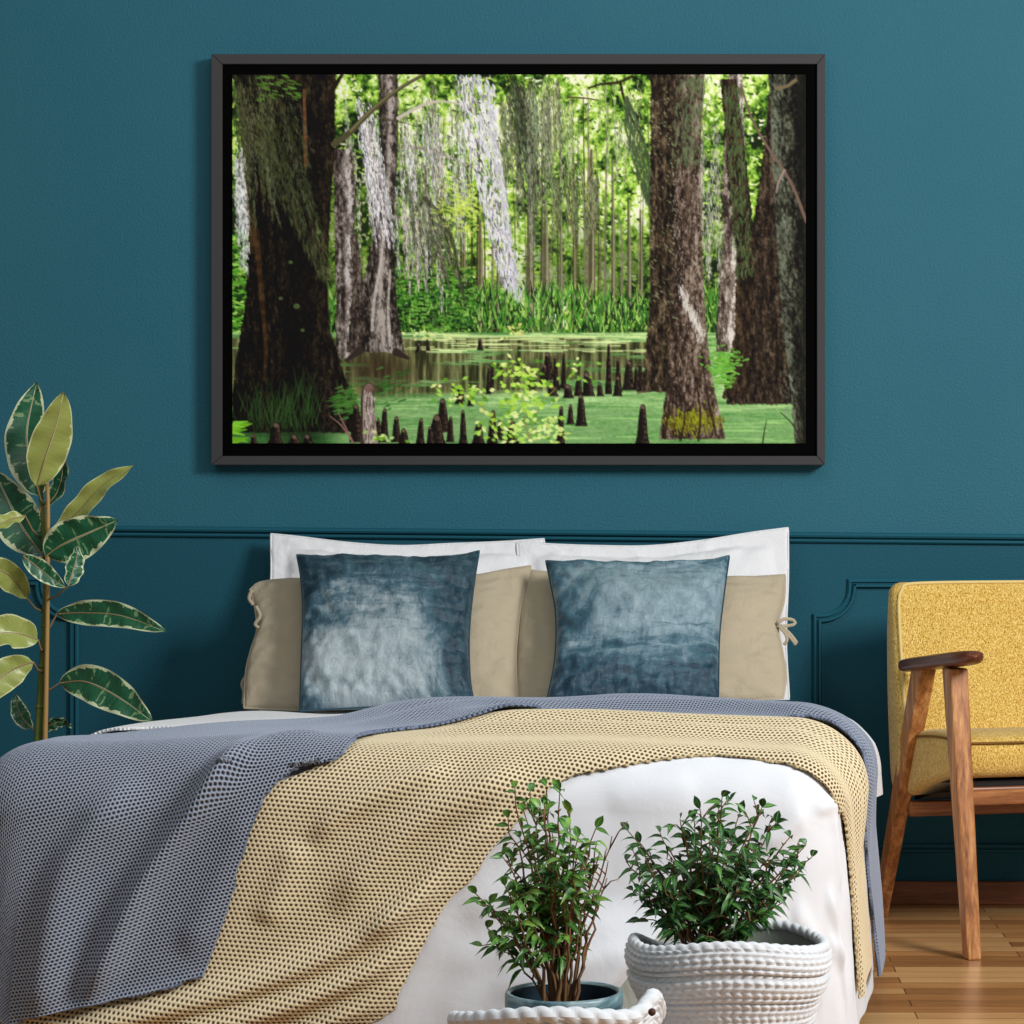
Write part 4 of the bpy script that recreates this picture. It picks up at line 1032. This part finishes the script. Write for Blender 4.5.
# ------------------------------------------------------------------ two weeping figs in knitted baskets
M_basket = Mat('white_chunky_yarn', None, .9); M_basket.set('Base Color', M_basket.mix(M_basket.noise(M_basket.coord(), 40, 3), srgb(226, 230, 234), srgb(212, 217, 222))); M_basket.set('Sheen Weight', .2)
M_basketin = Mat('grey_green_lining', srgb(128, 134, 126), .9)
def fig_leaf_mat(name, a, b_, c):
    m = Mat(name, None, .42); v = m.coord()
    x, y, _ = m.sep(m.uv())
    col = m.ramp(m.noise(v, 45, 2), [(.3, a), (.5, b_), (.72, c)])
    col = m.mix(m.mth('LESS_THAN', m.mth('ABSOLUTE', x), .1), col, srgb(118, 160, 70))
    m.set('Base Color', col); return m
M_figA = fig_leaf_mat('fresh_fig_leaf', srgb(24, 68, 24), srgb(62, 118, 42), srgb(140, 184, 74))
M_figB = fig_leaf_mat('dark_fig_leaf', srgb(12, 50, 24), srgb(34, 88, 38), srgb(84, 140, 58))
M_twig = Mat('fig_twig', None, .7); M_twig.set('Base Color', M_twig.mix(M_twig.noise(M_twig.coord(scale=(1, 1, .3)), 120, 3), srgb(62, 42, 26), srgb(150, 108, 66)))
M_glaze = Mat('blue_grey_glaze', None, .35); M_glaze.set('Base Color', M_glaze.ramp(M_glaze.noise(M_glaze.coord(scale=(1, 1, 4)), 14, 5, .6, 1), [(.35, srgb(66, 96, 108)), (.5, srgb(112, 142, 150)), (.66, srgb(160, 182, 184))]))
M_glazein = Mat('dark_blue_glaze', srgb(26, 46, 58), .3)

def knit_basket(name, label, c, prof, rimz, N, rows_per, inner, seed, lean=0, group=None, flat=None):
    """prof: list of (r, z) from floor to rim; rimz(angle) lifts the rim; stitches are real relief"""
    pr = crom(prof, 150); L_ = np.concatenate([[0], np.cumsum(np.linalg.norm(np.diff(pr, axis=0), axis=1))]); seg = 420
    m = MB(); rows = []
    for j in range(seg):
        a = 2*PI*j/seg; r_ = []
        for k, (r, z) in enumerate(pr):
            t = L_[k]/L_[-1]; fy = (L_[k]/rows_per); row = int(fy); y = fy-row
            u = a/(2*PI)*N
            # chain stitch: two yarn legs leaning into a V
            leg = 0 if y < .5 else 1; yy = (y*2) % 1
            ph = (u+(.6*yy if leg == 0 else .6*(1-yy))) % 1
            h = (max(0, 1-(2*yy-1)**2)**.5)*(.3+.7*max(0, 1-(2*ph-1)**2)**.5)
            d = .0075*h-.004
            rr = r+d+.004*mnoise.noise((math.cos(a)*2+seed, math.sin(a)*2, z*9))
            zz = z+rimz(a)*sst(np.array((t-.45)/.5)).item()
            r_.append((c[0]+rr*math.cos(a), c[1]+rr*math.sin(a), max(zz, .004)))
        rows.append(r_)
    m.grid(rows, cu=True)
    org = (c[0], c[1], 0)
    o = m.build(name, M_basket, origin=org); tag(o, label, 'basket', group)
    m = MB(); rows = []; nb = 720; tr = .0085 if N > 50 else .0115; cnt = N*.8
    rt, zt_ = prof[-1]
    for j in range(nb):
        a = 2*PI*j/nb; r_ = []
        for k in range(13):
            q = 2*PI*k/12; lump = abs(math.sin(a*cnt/2+q*1.0))**.7
            w = tr*(.72+.32*lump)
            rr = rt+w*math.cos(q); r_.append((c[0]+rr*math.cos(a), c[1]+rr*math.sin(a), zt_+rimz(a)-.004+w*math.sin(q)*1.1))
        rows.append(r_)
    m.grid(rows, cu=True); m.build('braided_rim', M_basket, o, origin=org)
    m = MB(); rows = []
    top = prof[-1]
    for j in range(72):
        a = 2*PI*j/72; dz = rimz(a)
        rows.append([(c[0]+r*math.cos(a), c[1]+r*math.sin(a), z+(dz if k < 2 else (dz*.5 if k == 2 else 0))) for k, (r, z) in enumerate(inner)])
    m.grid(rows, cu=True, flip=True); m.build('lining', M_basketin, o, origin=org)
    return o

cR = (.075, -2.45)
def rimR(a):   # low soft rim, raised at the back right and at the left
    return .012*math.cos(a-PI*.28)*0+.010*math.exp(-(((a-PI*.30+PI) % (2*PI)-PI)/.45)**2)+.008*math.exp(-(((a-PI*1.0+PI) % (2*PI)-PI)/.4)**2)+.022*math.exp(-(((a-PI*1.5+PI) % (2*PI)-PI)/.8)**2)-.022*math.exp(-(((a-PI*.72+PI) % (2*PI)-PI)/.40)**2)
bkR = knit_basket('knitted_basket', 'round white knitted basket with a folded cuff, standing right at the foot of the bed', cR,
    [(.10, .004), (.122, .02), (.128, .08), (.126, .15), (.128, .20), (.138, .235), (.150, .258), (.1535, .272), (.1495, .278), (.1555, .286), (.157, .30), (.153, .316), (.146, .322)], rimR, 62, .0175,
    [(.146, .322), (.139, .31), (.128, .28), (.116, .22)], 2, group='white knitted baskets')
cL = (-.176, -2.70)
def rimL(a):
    g = lambda c, w: math.exp(-(((a-c+PI) % (2*PI)-PI)/w)**2)
    return -.055*g(PI*.55, 1.0)+.030*g(PI*1.5, 1.0)+.030*g(PI*1.90, .28)
bkL = knit_basket('knitted_basket', 'white crocheted basket whose braided rim shows at the bottom edge, holding the blue-grey pot', cL,
    [(.10, .004), (.13, .02), (.138, .08), (.138, .16), (.142, .215), (.149, .245), (.151, .258), (.145, .264)], rimL, 46, .0215,
    [(.145, .264), (.138, .255), (.130, .22), (.124, .16)], 5, group='white knitted baskets')
# grommet in the raised end of the left basket
q = P(652, 1012, -2.845)
m = MB(); m.tube([q+Vector((0, .0, 0)), q+Vector((0, -.006, 0))], [.0055, .0045], 14); m.build('leather_button', Mat('brown_leather', srgb(74, 42, 24), .7), bkL)

def curve3(a, b, sag, n=10):
    """twig that rises from a and leans out to b"""
    c = Vector((a.x*.45+b.x*.55-(b.x-a.x)*sag, a.y*.45+b.y*.55-(b.y-a.y)*sag, a.z+(b.z-a.z)*.52))
    return [a*(1-t)**2+c*2*t*(1-t)+b*t*t for t in [i/(n-1) for i in range(n)]]
def leaf(m, p, d, ln, w, rnd):
    d = d.normalized(); up = Vector((rnd.uniform(-.5, .5), rnd.uniform(-.9, -.1), rnd.uniform(.3, 1)))
    s = d.cross(up)
    if s.length < .05: s = d.cross(Vector((1, 0, 0)))
    s.normalize(); nn = s.cross(d).normalized(); rows, uv = [], []
    droop = rnd.uniform(.25, .8)
    for i, t in enumerate((0, .14, .32, .52, .72, .88, 1)):
        ww = w*math.sin(PI*min(t**.75, 1))*(1 if t < .6 else (1-(t-.6)*.8)); ww = max(ww, .0003)
        c = p+d*(ln*t)-Vector((0, 0, 1))*(ln*droop*t*t)
        rows.append([c-s*ww+nn*ww*.35, c, c+s*ww+nn*ww*.35]); uv.append([(-1, t), (0, t), (1, t)])
    m.grid(rows, uv)
def fig(name, label, base, tips, bare, mleaf, seed, basex, leafn, pot, group, root_loc, thick, sp, dy=0):
    rnd = random.Random(seed)
    root = thing(name, label, 'plant', root_loc, 0, group)
    LV = MB()
    for k, (px, py) in enumerate(tips+bare):
        Yt = base[1]+rnd.uniform(-1, 1)*sp
        b = P(px, py+dy, Yt)
        a = Vector((base[0]+rnd.gauss(0, basex)+(b.x-base[0])*.10, base[1]+rnd.gauss(0, basex*.7), base[2]))
        pts = curve3(a, b, rnd.uniform(.12, .3), 14)
        for i in range(2, 13): pts[i] = pts[i]+Vector((rnd.gauss(0, .0022), rnd.gauss(0, .0022), rnd.gauss(0, .001)))
        m = MB(); m.tube(pts, np.linspace(thick*rnd.uniform(.7, 1.25), .0008, 14), 7)
        isb = k >= len(tips)
        # side twigs
        for q in range(rnd.randint(3, 5) if not isb else 4):
            i = rnd.randint(5, 12); s0 = pts[i]; out = Vector((rnd.uniform(-1, 1), rnd.uniform(-1, 1), rnd.uniform(.1, .9))).normalized()
            ln = rnd.uniform(.02, .05); e = s0+out*ln; mid = (s0+e)/2+Vector((0, 0, .004))
            m.tube([s0, mid, e], [.0013, .001, .0006], 5)
            if not isb:
                for j in range(3):
                    t = .35+.3*j; d = (out+Vector((rnd.uniform(-.8, .8), rnd.uniform(-.8, .8), rnd.uniform(-.5, .4))))
                    leaf(LV, s0.lerp(e, min(t, 1)), d, rnd.uniform(.020, .032), rnd.uniform(.0036, .0054), rnd)
        if not isb:
            for q in range(leafn):
                t = .48+.52*(q+rnd.random())/leafn; i = min(int(t*13), 12); f = t*13-i; p = pts[i].lerp(pts[min(i+1, 13)], min(f, 1))
                a_ = rnd.uniform(0, 2*PI); d = Vector((math.cos(a_), math.sin(a_)*.9, rnd.uniform(-.35, .6)))
                leaf(LV, p, d, rnd.uniform(.020, .033), rnd.uniform(.0036, .0056), rnd)
            leaf(LV, pts[-1], Vector((rnd.uniform(-.6, .6), rnd.uniform(-.4, .4), 1)), .03, .006, rnd)
        m.build('branch', M_twig, root)
    o = LV.build('foliage', mleaf, root); o['kind'] = 'stuff'
    return root
tL = [(515, 782), (530, 786), (546, 780), (560, 784), (508, 812), (540, 802), (570, 806), (520, 832), (552, 826), (578, 832), (596, 822), (502, 850), (530, 856), (560, 850), (586, 858), (476, 888), (490, 898), (505, 880), (525, 888), (553, 884), (580, 886), (487, 922), (500, 912), (545, 812), (566, 866), (540, 872), (512, 862), (590, 840), (535, 836), (524, 806)]
bareL = [(597, 835), (612, 830), (607, 872), (600, 846), (608, 856)]
bL_ = P(562, 1000, -2.70)
figL = fig('potted_fig', 'taller small-leaved fig with tan twiggy stems in a glazed blue-grey pot', (bL_.x, -2.70, .262), tL, bareL, M_figA, 3, .007, 10, None, 'small potted figs', (bL_.x, -2.70, .09), .0028, .055, 6)
pc = (P(564, 992, -2.70).x, -2.70)
MB().lathe([(0, .092), (.066, .092), (.070, .10), (.081, .25), (.082, .272), (.0845, .276), (.0845, .292), (.0825, .296), (.0785, .296), (.0765, .292)], 64, (*pc, 0)).build('pot', M_glaze, figL)
MB().lathe([(.0765, .292), (.075, .28), (.073, .256)], 64, (*pc, 0)).build('pot_lining', M_glazein, figL)
MB().lathe([(.074, .258), (.04, .266), (0, .262)], 40, (*pc, 0)).build('soil', M_soil, figL)
tR = [(722, 790), (700, 802), (740, 806), (762, 800), (680, 812), (660, 826), (640, 836), (628, 824), (626, 854), (632, 874), (641, 895), (655, 905), (665, 882), (690, 832), (710, 830), (730, 830), (750, 826), (776, 816), (790, 830), (806, 838), (812, 850), (800, 864), (786, 880), (772, 900), (756, 912), (740, 882), (720, 862), (700, 866), (680, 862), (770, 850), (745, 852), (652, 862), (782, 896), (694, 812), (712, 812), (668, 846), (758, 834), (735, 868), (790, 852), (645, 850), (690, 884), (760, 876)]
bR_ = P(708, 956, -2.45)
figR = fig('potted_fig', 'broad bushy dark green fig growing out of the basket with the folded cuff', (bR_.x, -2.45, .285), tR, [], M_figB, 8, .009, 13, None, 'small potted figs', (bR_.x, -2.45, .06), .003, .07, 7)
MB().lathe([(0, .06), (.085, .06), (.085, .07), (.106, .285), (.109, .292), (.106, .296), (.102, .29), (.1, .28)], 56, (cR[0], cR[1], 0)).build('pot', M_soil, figR)
MB().lathe([(.103, .283), (.06, .292), (0, .29)], 40, (cR[0], cR[1], 0)).build('soil', M_soil, figR)

# ------------------------------------------------------------------ light
wd = bpy.data.worlds.new('world'); bpy.context.scene.world = wd; wd.use_nodes = True
bg = wd.node_tree.nodes['Background']; bg.inputs[0].default_value = (.93, .97, 1, 1); bg.inputs[1].default_value = .155
def area(name, loc, aim, sx, sy, e, col=(1, 1, 1)):
    l = bpy.data.lights.new(name, 'AREA'); l.shape = 'RECTANGLE'; l.size = sx; l.size_y = sy; l.energy = e; l.color = col
    o = bpy.data.objects.new(name, l); C.objects.link(o); o.location = loc
    o.rotation_euler = (Vector(aim)-Vector(loc)).to_track_quat('-Z', 'Y').to_euler(); return o
area('window_light', (3.1, -4.0, 3.0), (-.3, -.8, .6), 1.3, 1.3, 215, (1, .995, .985))
area('ceiling_bounce', (-.6, -3.0, 3.2), (-.5, -.6, .9), 3.5, 2.5, 32, (.97, .99, 1))
sc = bpy.context.scene
sc.view_settings.view_transform = 'Standard'; sc.view_settings.look = 'None'; sc.view_settings.exposure = 0; sc.view_settings.gamma = 1
sc.cycles.use_denoising = True
